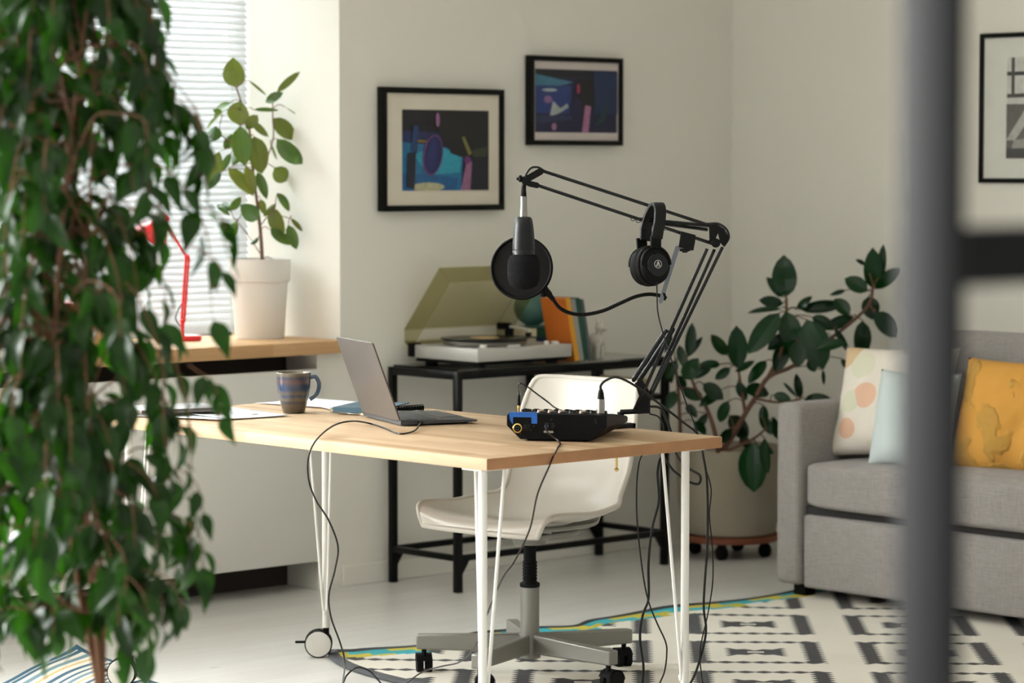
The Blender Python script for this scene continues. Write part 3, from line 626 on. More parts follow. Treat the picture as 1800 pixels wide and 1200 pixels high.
# ------------------------------------------------------------------ laptop
wd = V((.36, .933, 0)).normalized(); dd = V((.933, -.36, 0)).normalized(); LN = V((4.777, 5.583, .7405))
m_alu = M('space_grey_aluminium', srgb(96, 90, 86), .38, .4, var=.02); m_dark = M('dark_grey_deck', srgb(74, 76, 80), .4, .3, var=.03)
lap = thing('laptop', 'thin grey laptop, open, its lid turned towards the viewer', 'laptop', LN)
LW, LD = .300, .212
TL = axes(LN, dd, wd, V((0, 0, 1)))
g = G(TL); g.raw([(0, 0, .003), (LD, 0, .006), (LD, LW, .006), (0, LW, .003), (0, 0, .0165), (LD, 0, .0105), (LD, LW, .0105), (0, LW, .0165)], [(0, 3, 2, 1), (4, 5, 6, 7), (0, 1, 5, 4), (1, 2, 6, 5), (2, 3, 7, 6), (3, 0, 4, 7)])
for a in (.02, LD - .02):
    for b in (.03, LW - .03): g.cyl((a, b, 0), (a, b, .007), .006, n=10)
bo = g.build('base', m_dark, lap, 0)
zt = lambda a: .0165 - .006 * a / LD
g = G(TL)
for r in range(5):
    for c in range(14): 
        a = .030 + r * .0175; b = .018 + c * .0189; g.box((a, b + .009, zt(a) + .0006), (.0150, .0160, .0014), .0004, None, 1)
g.build('keys', M('key_caps', srgb(40, 40, 42), .5), bo, 0)
G(TL).box((.165, LW / 2, zt(.165) + .0003), (.060, .10, .0006)).build('touchpad', M('touchpad', srgb(96, 98, 102), .3, .3), bo, 0)
g = G(TL); g.box((.112, LW / 2, zt(.112) + .0002), (.003, LW - .03, .0006)).box((LD - .003, LW / 2, .0108), (.004, .06, .0008)); g.build('deck_edge', m_steel, bo, 0)
la = math.radians(20); up = (V((0, 0, 1)) * math.cos(la) - dd * math.sin(la)); nn = wd.cross(up).normalized()
TLL = axes(LN + V((0, 0, .0155)), wd, up, nn); LH = .216
g = G(TLL)
rr = .006; pl = [(rr, 0), (LW - rr, 0), (LW, 0), (LW, LH - rr), (LW - rr * .3, LH - rr * .3), (LW - rr, LH), (rr, LH), (rr * .3, LH - rr * .3), (0, LH - rr), (0, 0)]
pl = [(0, 0), (LW, 0), (LW, LH - rr), (LW - rr * .3, LH - rr * .3), (LW - rr, LH), (rr, LH), (rr * .3, LH - rr * .3), (0, LH - rr)]
sgn = -1 if nn.dot(dd) > 0 else 1
g.prism(pl, .0042 * sgn); lid = g.build('lid', m_alu, lap, 0)
G(TLL).box((LW / 2, LH / 2, -.0004 * sgn), (LW - .012, LH - .012, .0006)).build('screen', M('dark_screen', srgb(16, 17, 20), .1), lid, 0)
g = G(); g.cyl(LN + wd * .02 + V((0, 0, .0155)), LN + wd * (LW - .02) + V((0, 0, .0155)), .0042, n=12); g.build('hinge', m_dark, lap)
# ------------------------------------------------------------------ mug, papers, notebooks
mc = onz(516.5, 725.5, .7402)
mug = thing('mug', 'blue and brown striped stoneware mug standing alone on the desk', 'mug', mc)
def mug_mat():
    t = NT('striped_glaze'); co = t.coord(); s = t.add('ShaderNodeSeparateXYZ', {0: co}).outputs
    z = t.math('ADD', s[2], t.math('MULTIPLY', t.noise(co, 25, 2), .006))
    c = t.ramp(t.math('DIVIDE', z, .112), [(0, srgb(92, 84, 72)), (.22, srgb(104, 92, 78)), (.30, srgb(74, 76, 84)), (.36, srgb(118, 104, 86)), (.46, srgb(58, 72, 100)), (.52, srgb(112, 100, 86)), (.62, srgb(52, 74, 112)), (.72, srgb(66, 78, 104)), (.80, srgb(110, 88, 92)), (.90, srgb(64, 70, 92)), (.97, srgb(130, 120, 100))])
    t.set(Base_Color=t.mix(1.0, c, (.62, .62, .62, 1), 'MULTIPLY'), Roughness=.18, Coat_Weight=.4); t.bump(t.math('FRACT', t.math('MULTIPLY', s[2], 220)), .12, .002); return t.m
g = G(); g.lathe([(.026, 0), (.0305, .003), (.036, .025), (.043, .055), (.0465, .085), (.0475, .110), (.0455, .1115), (.0435, .109), (.0425, .085), (.038, .05), (.03, .012), (.005, .008)], mc, n=40)
mb = g.build('cup', mug_mat(), mug, 50)
hd = (r0 * .92 + f0 * .2).normalized()
G().tube(smooth_path([mc + hd * .044 + V((0, 0, .096)), mc + hd * .060 + V((0, 0, .098)), mc + hd * .070 + V((0, 0, .078)), mc + hd * .064 + V((0, 0, .052)), mc + hd * .044 + V((0, 0, .036))], 6), .0058, 10).build('handle', M('blue_glaze', srgb(66, 88, 116), .15, coat=.6), mug)
def sheet(c, sx, sy, rot, label, name='paper_sheet', mat_=None, curl=.004, grp_='loose papers on the desk'):
    R = Matrix.Rotation(rot, 3, 'Z'); g = G()
    def fn(u, v):
        x, y = (u - .5) * sx, (v - .5) * sy; return R @ V((x, y, curl * (abs(2 * u - 1) ** 3 + .3 * math.sin(5 * v + 3 * u) * abs(2 * v - 1)))) + V(c)
    g.grid(fn, 12, 16); o = g.build(name, mat_ or m_paper, None, 60, c); sd = o.modifiers.new('t', 'SOLIDIFY'); sd.thickness = .0006; sd.offset = 1
    return tag(o, label, 'paper', grp_)
sheet(V((4.56, 6.19, .7415)), .20, .29, .35, 'white sheet of paper sticking out under the grey tablet at the desk end')
sheet(V((4.66, 6.16, .7432)), .20, .29, -.10, 'white sheet of paper partly covered by the tablet, its corner pointing at the mug', curl=.003)
o = G(axes((4.560, 6.285, .7495), V((.96, -.28, 0)), V((.28, .96, 0)), V((0, 0, 1)))).box((0, 0, .006), (.235, .17, .012), .003).build('tablet', [m_alu], None, 30, (4.56, 6.285, .7495)); tag(o, 'closed flat grey tablet lying on papers at the far end of the desk', 'tablet')
sheet(V((5.055, 6.265, .7415)), .21, .297, .15, 'white sheet of paper lying behind the striped mug', curl=.003)
sheet(V((5.03, 6.02, .7430)), .21, .297, -.35, 'white sheet of paper lying under the blue notebook beside the laptop lid', curl=.003)
b = book((4.99, 5.955, .7465 + .008), (.15, .20, .014), srgb(58, 88, 104), 'blue grey covered notebook lying half hidden behind the laptop lid', Euler((0, 0, -1.05)), None, 'notebook')
b.name = 'notebook'
nb = thing('spiral_notebook', 'black spiral bound notebook lying behind the laptop keyboard', 'notebook', (5.07, 5.97, .7405))
na = onz(697, 720, .750); nb_ = onz(744, 716.5, .750); nu_ = (nb_ - na).normalized(); nv_ = V((-nu_.y, nu_.x, 0)); nv_ = nv_ if nv_.dot(f0) > 0 else -nv_
TN = axes(V((nb_.x, nb_.y, .7408)), -nu_, nv_, V((0, 0, 1))) 
G(TN).box((.105, .075, .0052), (.21, .145, .0095), .001).build('pages', m_pages, nb, 30)
G(TN).box((.105, .075, .0111), (.21, .148, .0012)).build('cover', M('notebook_cover', srgb(70, 72, 76), .4), nb, 0)
g = G(TN)
for i in range(22): g.tube([(.004 + i * .0096, .0015 + .0085 * math.cos(a), .0095 + .0088 * math.sin(a)) for a in [k * PI / 8 for k in range(16)]], .0016, 6, True)
g.cyl((.0, .0015, .0095), (.21, .0015, .0095), .0055); g.build('spiral', m_rubber, nb)
# ------------------------------------------------------------------ mixer
e1 = V((.566, -.824, 0)).normalized(); e2 = V((-e1.y, e1.x, 0)); MB = V((4.742, 5.092, .7405))
mix = thing('audio_mixer', 'black audio mixing console with rows of knobs and blue tape near the desk corner', 'audio mixer', MB)
TM = axes(MB, e1, e2, V((0, 0, 1)))
MW, MD = .196, .275
def sect(y, ztop, x0, x1, b0, b1, zb):     # hexagonal section at depth y
    return [(b0, y, zb), (b1, y, zb), (x1, y, zb + (ztop - zb) * .52), (x1, y, ztop - .004), (x1 - .004, y, ztop), (x0 + .004, y, ztop), (x0, y, ztop - .004), (x0, y, zb + (ztop - zb) * .52)]
secs = [sect(0, .0670, -.034, .216, 0, .178, .004), sect(.012, .0690, -.034, .216, 0, .178, .003), sect(.10, .062, -.034, .216, .0, .178, .003), sect(.24, .047, -.034, .216, .0, .178, .003), sect(.285, .042, -.034, .216, .002, .176, .010), sect(.30, .034, -.030, .212, .01, .17, .018)]
g = G(TM); vs = [p for s_ in secs for p in s_]; n = 8
fs = [tuple(range(n)), tuple((len(secs) - 1) * n + i for i in reversed(range(n)))] + [(j * n + i, j * n + (i + 1) % n, (j + 1) * n + (i + 1) % n, (j + 1) * n + i) for j in range(len(secs) - 1) for i in range(n)]
g.raw(vs, fs)
for a in (.02, .16):
    for b in (.02, .26): g.cyl((a, b, 0), (a, b, .006), .008, n=12)
body = g.build('body', m_black, mix, 30); body.modifiers.new('b', 'BEVEL').width = .0015
mt_z = lambda y: .069 - (y - .012) * .08 if y < .1 else .062 - (y - .1) * .107
def knob_row(y, xs, r, h, cap, name, matr):
    g = G(TM)
    for x in xs: g.lathe([(r * 1.15, 0), (r, .002), (r * .85, h), (r * .5, h + .0004)], (x, y, mt_z(y)), n=16)
    return g
rnd = random.Random(4)
m_knobcap = M('beige_knob', srgb(190, 168, 150), .4); m_knobb = M('black_knob', srgb(14, 14, 14), .4, Specular_IOR_Level=.3)
for ri, y in enumerate((.050, .075, .100, .125, .150, .175)):
    for ci in range(8):
        x = -.015 + ci * .0265
        if ri < 2 and ci in (0, 1): continue
        hh = .0065 if ri < 3 else .009
        kn = G(TM).lathe([(.0068, 0), (.0058, .003), (.0052, hh), (.003, hh + .0005)], (x, y, mt_z(y)), n=16).box((x, y, mt_z(y) + hh + .0006), (.001, .008, .0006)).build('knob', m_knobcap if (ci < 5 and ri < 2) or rnd.random() < .12 else m_knobb, mix, 40)
for ci in range(8):
    x = -.015 + ci * .0265; y = .225 + .01 * rnd.uniform(-1, 1)
    G(TM).box((x, .225, mt_z(.225) + .0004), (.002, .055, .0008)).box((x, y, mt_z(y) + .005), (.008, .014, .009), .002).build('fader', m_knobb, mix, 30)
for ci in range(6):
    x = .025 + ci * .0265; G(TM).lathe([(.0095, 0), (.0095, .0025), (.0075, .003), (.0070, .0012), (.002, .001)], (x, .026, mt_z(.026)), n=20).build('input_socket', m_blackgloss, mix, 40)
G(TM).lathe([(.0125, 0), (.0125, .004), (.010, .005), (.0095, .001), (.001, .0008)], (.0, .0, .0), n=24)
g = G(TM); g.lathe([(.0100, 0), (.0118, .001), (.0118, .0035), (.0095, .0045), (.0088, .0040)], (-.006, 0, .031), V((0, -1, 0)), 28); go = g.build('power_socket', m_brass, mix, 40)
G(TM).lathe([(.0086, .0041), (.0086, .0046), (.001, .0046)], (-.006, 0, .031), V((0, -1, 0)), 24).build('socket_core', m_black, go, 0)
g = G(TM)
for a in range(4): g.cyl((-.006 + .004 * math.cos(a * 1.57 + .7), .0, .031 + .004 * math.sin(a * 1.57 + .7)), (-.006 + .004 * math.cos(a * 1.57 + .7), -.0062, .031 + .004 * math.sin(a * 1.57 + .7)), .0008, n=8)
g.build('pins', m_steel, go)
G(TM).box((.017, -.0006, .032), (.018, .0012, .017), .0003).box((.017, -.002, .034), (.008, .003, .006), .001).build('switch', m_blackgloss, mix, 30)
m_screw = M('dark_screw', srgb(46, 46, 47), .4, .6)
for x, z in ((-.027, .054), (.034, .036), (.027, .027), (.029, .0525), (.078, .053), (.086, .0385), (.0, .018), (.188, .055), (.080 + .11, .049)): G(TM).cyl((x, .001, z), (x, -.0012, z), .0024, n=10).build('screw', m_screw, mix)
g = G(TM); g.box((.074, -.0006, .034), (.024, .0012, .024), .0003); us = g.build('usb_port', m_blackgloss, mix, 30)
G(TM).box((.072, -.0014, .0235), (.024, .0006, .005)).build('port_label', M('pale_grey_label', srgb(136, 134, 126), .6), us, 0)
m_tape = M('blue_tape', srgb(24, 92, 176), .7, var=.08)
g = G(TM); g.box((.008, -.0007, .0632), (.070, .0007, .010)).box((.036, -.0009, .054), (.014, .0007, .022)).raw([(-.026, -.0010, .060), (-.017, -.0010, .060), (-.0185, -.0010, .040), (-.025, -.0010, .050)], [(0, 1, 2, 3)])
g.box((.008, .004, .0690), (.070, .012, .0008)); g.build('blue_tape', m_tape, mix, 0)
def mp(x, y, z): return TM @ V((x, y, z))
# plugs + cables
def plug_xlr(base, name_parent, up_=V((0, 0, 1)), k=1.0):
    g = G(); g.lathe([(.0078, 0), (.0095, .002), (.0095, .030), (.0088, .036)], base, up_, 24); a = g.build('xlr_shell', m_steel, name_parent)
    g = G(); g.lathe([(.0088, .036), (.0072, .050), (.0050, .058), (.004, .060)], base, up_, 24); g.build('xlr_boot', m_rubber, name_parent)
xb = mp(.196, .030, .0675)
xc = thing('microphone_cable', 'black microphone cable with silver plug rising from the mixer and arching off the desk', 'cable', xb)
plug_xlr(xb, xc)
P0 = xb + V((0, 0, .058))
pts = [P0, P0 + V((0, 0, .012)), at(1066, 668, 6.98), at(1086, 663, 7.02), at(1120, 680, 7.08), at(1160, 710, 7.14), at(1200, 741, 7.2), at(1229, 766, 7.25), at(1236, 800, 7.27), at(1243, 850, 7.27), at(1243.5, 950, 7.27), at(1237, 1060, 7.28), at(1241, 1110, 7.3), at(1229, 1163, 7.34), at(1214, 1200, 7.4), at(1190, 1232, 7.5), at(1120, 1225, 7.62)]
G().tube(smooth_path(pts, 10), .0032, 8).build('cord', m_cable, xc)
jb = mp(-.012, .040, .067)
jc = thing('headphone_extension', 'thin black cable with gold jack looping over the mixer knobs', 'cable', jb)
G().lathe([(.0028, 0), (.0028, .007), (.0042, .008), (.0042, .016)], jb, V((0, 0, 1)), 16).build('jack_plug', m_brass, jc)
G().lathe([(.0042, .016), (.0044, .018), (.0036, .036), (.0018, .044)], jb, V((0, 0, 1)), 16).build('jack_boot', m_rubber, jc)
J = jb + V((0, 0, .042))
G().tube(smooth_path([J, J + V((0, 0, .010)), at(912, 675, 6.86), at(922, 676, 6.88), at(945, 693, 6.92), at(964, 707, 6.96), mp(.060, .13, .072), mp(.075, .16, .060)], 8), .0019, 8).build('cord', m_cable, jc)
ub = mp(.068, -.003, .036)
uc = thing('usb_cable', 'dark red and black cable hanging from the back of the mixer to the floor', 'cable', ub)
pts = [ub + V((0, 0, .004)), ub - e2 * .012 + V((0, 0, .0)), mp(.076, -.022, .022), onz(984, 777, .7435), onz(981, 786, .7435), onz(977.5, 793.5, .7455)]
q_ = onz(968, 808, .7425)
pts += [on(972, 803, 1, 4.829), on(966, 818, 1, 4.826), on(945, 868, 1, 4.826), at(931, 930, 6.68), at(905, 985, 6.71), at(882, 1018, 6.75), at(856, 1080, 6.85), at(838, 1130, 7.0), at(810, 1162, 7.2), at(775, 1171, 7.4), at(742, 1181, 7.55), at(705, 1206, 7.60), at(685, 1209, 7.68)]
G().tube(smooth_path(pts, 10), .0021, 8).build('cord', M('dark_red_cable', srgb(26, 9, 10), .35, Specular_IOR_Level=.3), uc)
G().box(ub - e2 * .0 + V((0, 0, .001)), (.010, .012, .007), .001, frame_z(V((0, 0, 1)), e2)).build('usb_plug', M('blue_grey_plug', srgb(70, 80, 104), .4, .4), uc, 30)
lp = LN + dd * .050 + V((0, 0, .009)) - wd * .002
lc = thing('laptop_cable', 'black charging cable curling off the desk from the laptop side to the floor', 'cable', lp)
G().box(lp - wd * .008, (.016, .010, .006), .001, frame_z(V((0, 0, 1)), dd)).build('plug', m_black, lc, 30)
pts = [lp - wd * .012, onz(728, 757, .744), onz(702, 762, .7425), onz(675, 752, .7425), onz(650, 744, .7435), at(618, 740, 7.27), at(586, 748, 7.19), on(556, 773, 0, 4.375), on(542, 805, 0, 4.375), on(543, 845, 0, 4.385), on(556, 880, 0, 4.39), on(578, 915, 0, 4.40), on(594, 960, 0, 4.41), on(589, 1000, 0, 4.42), on(578, 1046, 0, 4.42), on(582, 1085, 0, 4.43), on(598, 1130, 0, 4.44), on(606, 1165, 0, 4.46), at(602, 1205, 7.3), at(598, 1240, 7.4), at(560, 1248, 7.44)]
G().tube(smooth_path(pts, 10), .0023, 8).build('cord', m_cable, lc)
pts = [at(560, 1243, 7.47), at(598, 1208, 7.6), at(610, 1186, 7.65), at(628, 1173, 7.7), at(648, 1178, 7.7), at(665, 1195, 7.68), at(682, 1214, 7.66), at(720, 1228, 7.55)]
tag(G().tube(smooth_path(pts, 8), .0024, 8).build('floor_cable', m_cable, None, 40, pts[0]), 'short black cable loop arching just above the floor beside the rug corner', 'cable')
# ------------------------------------------------------------------ microphone arm
DA = 7.30
ba = onz(1134, 751, .7405)
arm = thing('microphone_stand', 'black jointed scissor arm clamped to the far edge of the desk', 'microphone arm', ba)
def q(px, py, dz=0.0): return at(px, py, DA + dz)
ex_ = r0; fz = V((0, 0, 1))
def plate(g, pts, th=.003, dz=0.0):        # flat metal plate in the plane of the arm
    P = [q(x, y, dz) for x, y in pts]; n = FW * th; k = len(P)
    g.raw([p - n / 2 for p in P] + [p + n / 2 for p in P], [tuple(range(k)), tuple(reversed(range(k, 2 * k)))] + [(i, (i + 1) % k, (i + 1) % k + k, i + k) for i in range(k)])
cl = G(); cp = V((5.165, 5.185, 0))
cl.span((5.10, 5.150, .7405), (5.205, 5.182, .7515), .002).span((5.193, 5.150, .682), (5.205, 5.182, .7515), .002).span((5.13, 5.150, .682), (5.205, 5.182, .690), .002)
cl.cyl((5.150, 5.166, .675), (5.150, 5.166, .712), .005).cyl((5.150, 5.166, .706), (5.150, 5.166, .712), .012)
cl.build('clamp', m_blackmetal, arm, 40)
g = G(); a = on(1128, 806, 0, 5.150) ; g.cyl((5.150, 5.166, .636), (5.150, 5.166, .684), .0030); g.sphere((5.150, 5.166, .634), .0052, 12, 8); g.cyl(V((5.150, 5.166, .634)) - r0 * .006, V((5.150, 5.166, .634)) + r0 * .006, .002)
g.build('clamp_screw', m_brass, arm)
cj = V((5.165, 5.166, .7515))
g = G(); g.cyl(cj, cj + V((0, 0, .03)), .009).cyl(cj + V((0, 0, .010)), cj + V((0, 0, .018)), .014); g.cyl(cj + V((0, 0, .03)), q(1140, 722), .0065)
g.build('swivel_post', m_blackmetal, arm)
g = G(); sh_ = [(1112, 720), (1126, 690), (1118, 672), (1128, 665), (1143, 690), (1143, 726), (1118, 727)]
plate(g, sh_, .003, -.012); plate(g, sh_, .003, .012)
for x, y in ((1116, 722), (1124, 724), (1114, 668), (1124, 669), (1139, 703)): g.cyl(q(x, y, -.018), q(x, y, .018), .0055, n=12)
g.build('base_bracket', m_blackmetal, arm, 30)
def rod(pts, r=.0042, sq=True): 
    g = G(); a, b = V(pts[0]), V(pts[1]); d = (b - a).normalized(); s_ = d.cross(FW).normalized()
    g.box((a + b) / 2, (r * 2, r * 2, (b - a).length), .0014, frame_z(d, FW)); return g
for nm, p in (('arm_tube', (q(1116, 723, -.012), q(1243, 437, -.012))), ('arm_tube', (q(1128, 724, .012), q(1256, 438, .012))), ('arm_tube', (q(1140, 704, 0), q(1270, 434, 0)))):
    rod(p).build(nm, m_blackgloss, arm, 30)
for dz in (-.010, .010):
    x0 = 1113 if dz < 0 else 1124
    G().cyl(q(x0, 668, dz), q(x0 + 58, 580, dz), .0062, n=14).build('spring_tube', m_blackgloss, arm)
g = G()
g.cyl(q(1168, 584, -.016), q(1184, 580, .016), .003).sphere(q(1171, 582, -.014), .0055, 10, 8).sphere(q(1183, 579, .012), .0055, 10, 8); g.build('spring_pin', m_blackmetal, arm)
G().cyl(q(1118, 672), q(1134, 722), .0035).build('strut', m_blackmetal, arm)
g = G(); el = [(1246, 396), (1259, 393), (1273, 402), (1281, 416), (1276, 431), (1266, 427), (1262, 410), (1256, 424), (1247, 420)]
plate(g, el, .003, -.014); plate(g, el, .003, .014)
for x, y in ((1251, 402), (1272, 427), (1250, 424)): g.cyl(q(x, y, -.019), q(x, y, .019), .0065, n=14)
g.lathe([(.010, 0), (.012, .004), (.009, .008)], q(1258, 427, -.018), -FW, 20)
g.build('elbow_bracket', m_blackmetal, arm, 30)
rod((q(953, 300), q(1250, 397))).build('arm_tube', m_blackgloss, arm, 30)
rod((q(943, 325), q(1252, 428))).build('arm_tube', m_blackgloss, arm, 30)
def spring(a, b, r, turns, w_):
    d = (b - a); z = d.normalized(); m = frame_z(z); n = turns * 8; return [a + d * (i / n) + m @ V((r * math.cos(2 * PI * i / 8), r * math.sin(2 * PI * i / 8), 0)) for i in range(n + 1)]
for (a, b) in ((q(1113, 384, -.009), q(1250, 397, -.009)), (q(1122, 387, .009), q(1247, 404, .009))):
    g = G(); g.tube(spring(a.lerp(b, .08), b.lerp(a, .03), .0042, 62, 0), .0011, 5); g.cyl(a.lerp(b, .06), b.lerp(a, .02), .0030, n=8)
    g.tube([a + (q(4, 4) - q(0, 0)) * 0 + V((0, 0, .006 * math.sin(t_))) + r0 * .006 * math.cos(t_) for t_ in [k * PI / 6 for k in range(12)]], .001, 5, True)
    g.build('spring', m_blackgloss, arm, 60)
g = G(); hb = [(918, 311), (928, 307), (947, 296), (957, 299), (954, 306), (933, 318), (946, 321), (950, 326), (945, 331), (930, 328), (918, 322)]
plate(g, hb, .004, -.008); plate(g, hb, .004, .008)
for x, y in ((953, 301), (944, 326), (924, 315)): g.cyl(q(x, y, -.014), q(x, y, .014), .0055, n=14)
g.cyl(q(916, 315), q(908, 314), .004); g.build('head_bracket', m_blackmetal, arm, 30)
G().lathe([(.007, -.004), (.009, -.002), (.009, .003), (.006, .005)], q(915, 314), -r0, 12).build('wing_knob', m_black, arm)
G().cyl(q(921, 312), q(921, 331), .006, n=16).build('mount_pin', m_blackmetal, arm)
# cable running inside / around the joints of the arm
G().tube(smooth_path([q(924, 318, -.01), q(925, 306, -.012), q(934, 295, -.012), q(946, 294, -.01), q(957, 300, -.008), q(975, 307, -.007)], 6), .0028, 8).build('cable_loop', m_cable, arm)
G().tube(smooth_path([q(1215, 387, -.008), q(1240, 393, -.012), q(1262, 393, -.014), q(1277, 403, -.014), q(1281, 418, -.012), q(1272, 433, -.010)], 6), .0030, 8).build('cable_loop', m_cable, arm)
# ------------------------------------------------------------------ microphone, hanging head down
DM = 7.28
mo = at(920.5, 345, DM); dn = V((0, 0, -1)); S = DM / F
mic = thing('microphone', 'black microphone with foam windscreen hanging head down from the arm', 'microphone', mo)
G().lathe([(3.5 * S, -19 * S), (4.5 * S, -10 * S), (5.2 * S, 0)], mo, dn, 20).build('plug_boot', m_rubber, mic)
G().lathe([(5.8 * S, 0), (5.8 * S, 14 * S), (6.6 * S, 33 * S), (6.6 * S, 36 * S)], mo, dn, 24).build('plug_shell', m_steel, mic)
G().lathe([(5 * S, 35 * S), (12.6 * S, 36.5 * S), (15.2 * S, 40 * S), (17.0 * S, 50 * S), (18.6 * S, 66 * S), (19.4 * S, 82 * S), (19.6 * S, 93 * S), (19.1 * S, 93.6 * S), (19.1 * S, 94.8 * S), (19.6 * S, 95.4 * S), (19.6 * S, 102 * S), (17 * S, 103 * S)], mo, dn, 48).build('body', M('satin_black', srgb(15, 16, 18), .38, Specular_IOR_Level=.3), mic, 40)
m_foam = M('black_foam', srgb(24, 24, 26), .98, Specular_IOR_Level=.1, var=.7, scale=420, bump=.9, bscale=420)
G().lathe([(16 * S, 101 * S), (24 * S, 105 * S), (28 * S, 113 * S), (29 * S, 130 * S), (28 * S, 146 * S), (24 * S, 157 * S), (15 * S, 162 * S), (2 * S, 163.5 * S)], mo, dn, 48).build('windscreen', m_foam, mic, 60)
# ------------------------------------------------------------------ pop filter
pc_ = at(917, 471, 7.40); pn = (-FW + r0 * -.22 + V((0, 0, .05))).normalized()
pf = thing('pop_filter', 'round black mesh pop filter on a gooseneck behind the microphone', 'pop filter', pc_)
Rp = frame_z(pn); rp = 56.0 * 7.4 / F
g = G(); g.grid(lambda u, v: pc_ + Rp @ V(((rp - .0035 + .0042 * math.cos(2 * PI * v)) * math.cos(2 * PI * u), (rp - .0035 + .0042 * math.cos(2 * PI * v)) * math.sin(2 * PI * u), .0060 * math.sin(2 * PI * v))), 72, 13, True)
g.build('hoop', m_black, pf, 60)
t = NT('nylon_mesh'); t.set(Base_Color=srgb(30, 29, 28), Roughness=.9, Specular_IOR_Level=.05); out = t.n['Material Output']
trn = t.add('ShaderNodeBsdfTransparent'); mx = t.add('ShaderNodeMixShader', {0: .05, 1: t.b.outputs[0], 2: trn.outputs[0]}); t.l.new(mx.outputs[0], out.inputs[0])
G().lathe([(rp - .006, -.0006), (rp - .006, .0006)], pc_, pn, 64).build('mesh', t.m, pf, 0)
gp = pc_ + Rp @ V((0, 0, 0)); a0 = at(958, 509, 7.40)
g = G(); g.cyl(at(953, 503, 7.40), at(967, 519, 7.40), .0105, .008, n=16).cyl(at(965, 517, 7.40), at(973, 527, 7.40), .0075, .006, n=16).box(at(955, 515, 7.40), (.012, .012, .02), .002)
g.build('hoop_joint', m_black, pf, 40)
gn = smooth_path([at(970, 523, 7.4), at(984, 541, 7.4), at(1004, 550.5, 7.39), at(1028, 552.5, 7.38), at(1060, 546, 7.36), at(1092, 532, 7.34), at(1118, 521, 7.33), at(1142, 517, 7.32), at(1164, 520, 7.31)], 40)
g = G(); g.tube(gn, [.0048 + .0007 * (1 if (i // 2) % 2 else -1) for i in range(len(gn))], 10); g.build('gooseneck', m_black, pf, 20)
g = G(); g.cyl(at(1160, 519, 7.31), at(1171, 525, 7.31), .0062, n=14); g.cyl(at(1166, 519, 7.33), at(1166, 519, 7.29), .007, n=12)
g.build('gooseneck_end', m_black, pf)
g = G(); P4 = [at(x, y, 7.29) for x, y in ((1187, 433), (1194, 431), (1195, 436), (1172, 508), (1165, 531), (1160, 534), (1158, 529), (1163, 512))]; n_ = FW * .0022
k = len(P4); g.raw([p for p in P4] + [p + n_ for p in P4], [tuple(range(k)), tuple(reversed(range(k, 2 * k)))] + [(i, (i + 1) % k, (i + 1) % k + k, i + k) for i in range(k)])
g.build('clip_arm', M('grey_steel_strip', srgb(120, 122, 130), .3, .6), pf, 30)
g = G(); 
for a, b in (((1195, 412), (1199, 434)), ((1199, 406), (1223, 413)), ((1216, 412), (1223, 438))):
    pass
P5 = [(1197, 406), (1223, 413), (1222, 425), (1219, 440), (1193, 434), (1196, 418)]
P = [at(x, y, 7.28) for x, y in P5]; n_ = FW * .026; k = len(P); g.raw([p for p in P] + [p + n_ for p in P], [tuple(range(k)), tuple(reversed(range(k, 2 * k)))] + [(i, (i + 1) % k, (i + 1) % k + k, i + k) for i in range(k)])
g.build('clip', m_blackmetal, pf, 30)
G().lathe([(.014, 0), (.014, .006), (.008, .007), (.006, .010)], at(1204, 437, 7.29), V((0, 0, -1)), 20).build('clip_screw', m_black, pf)
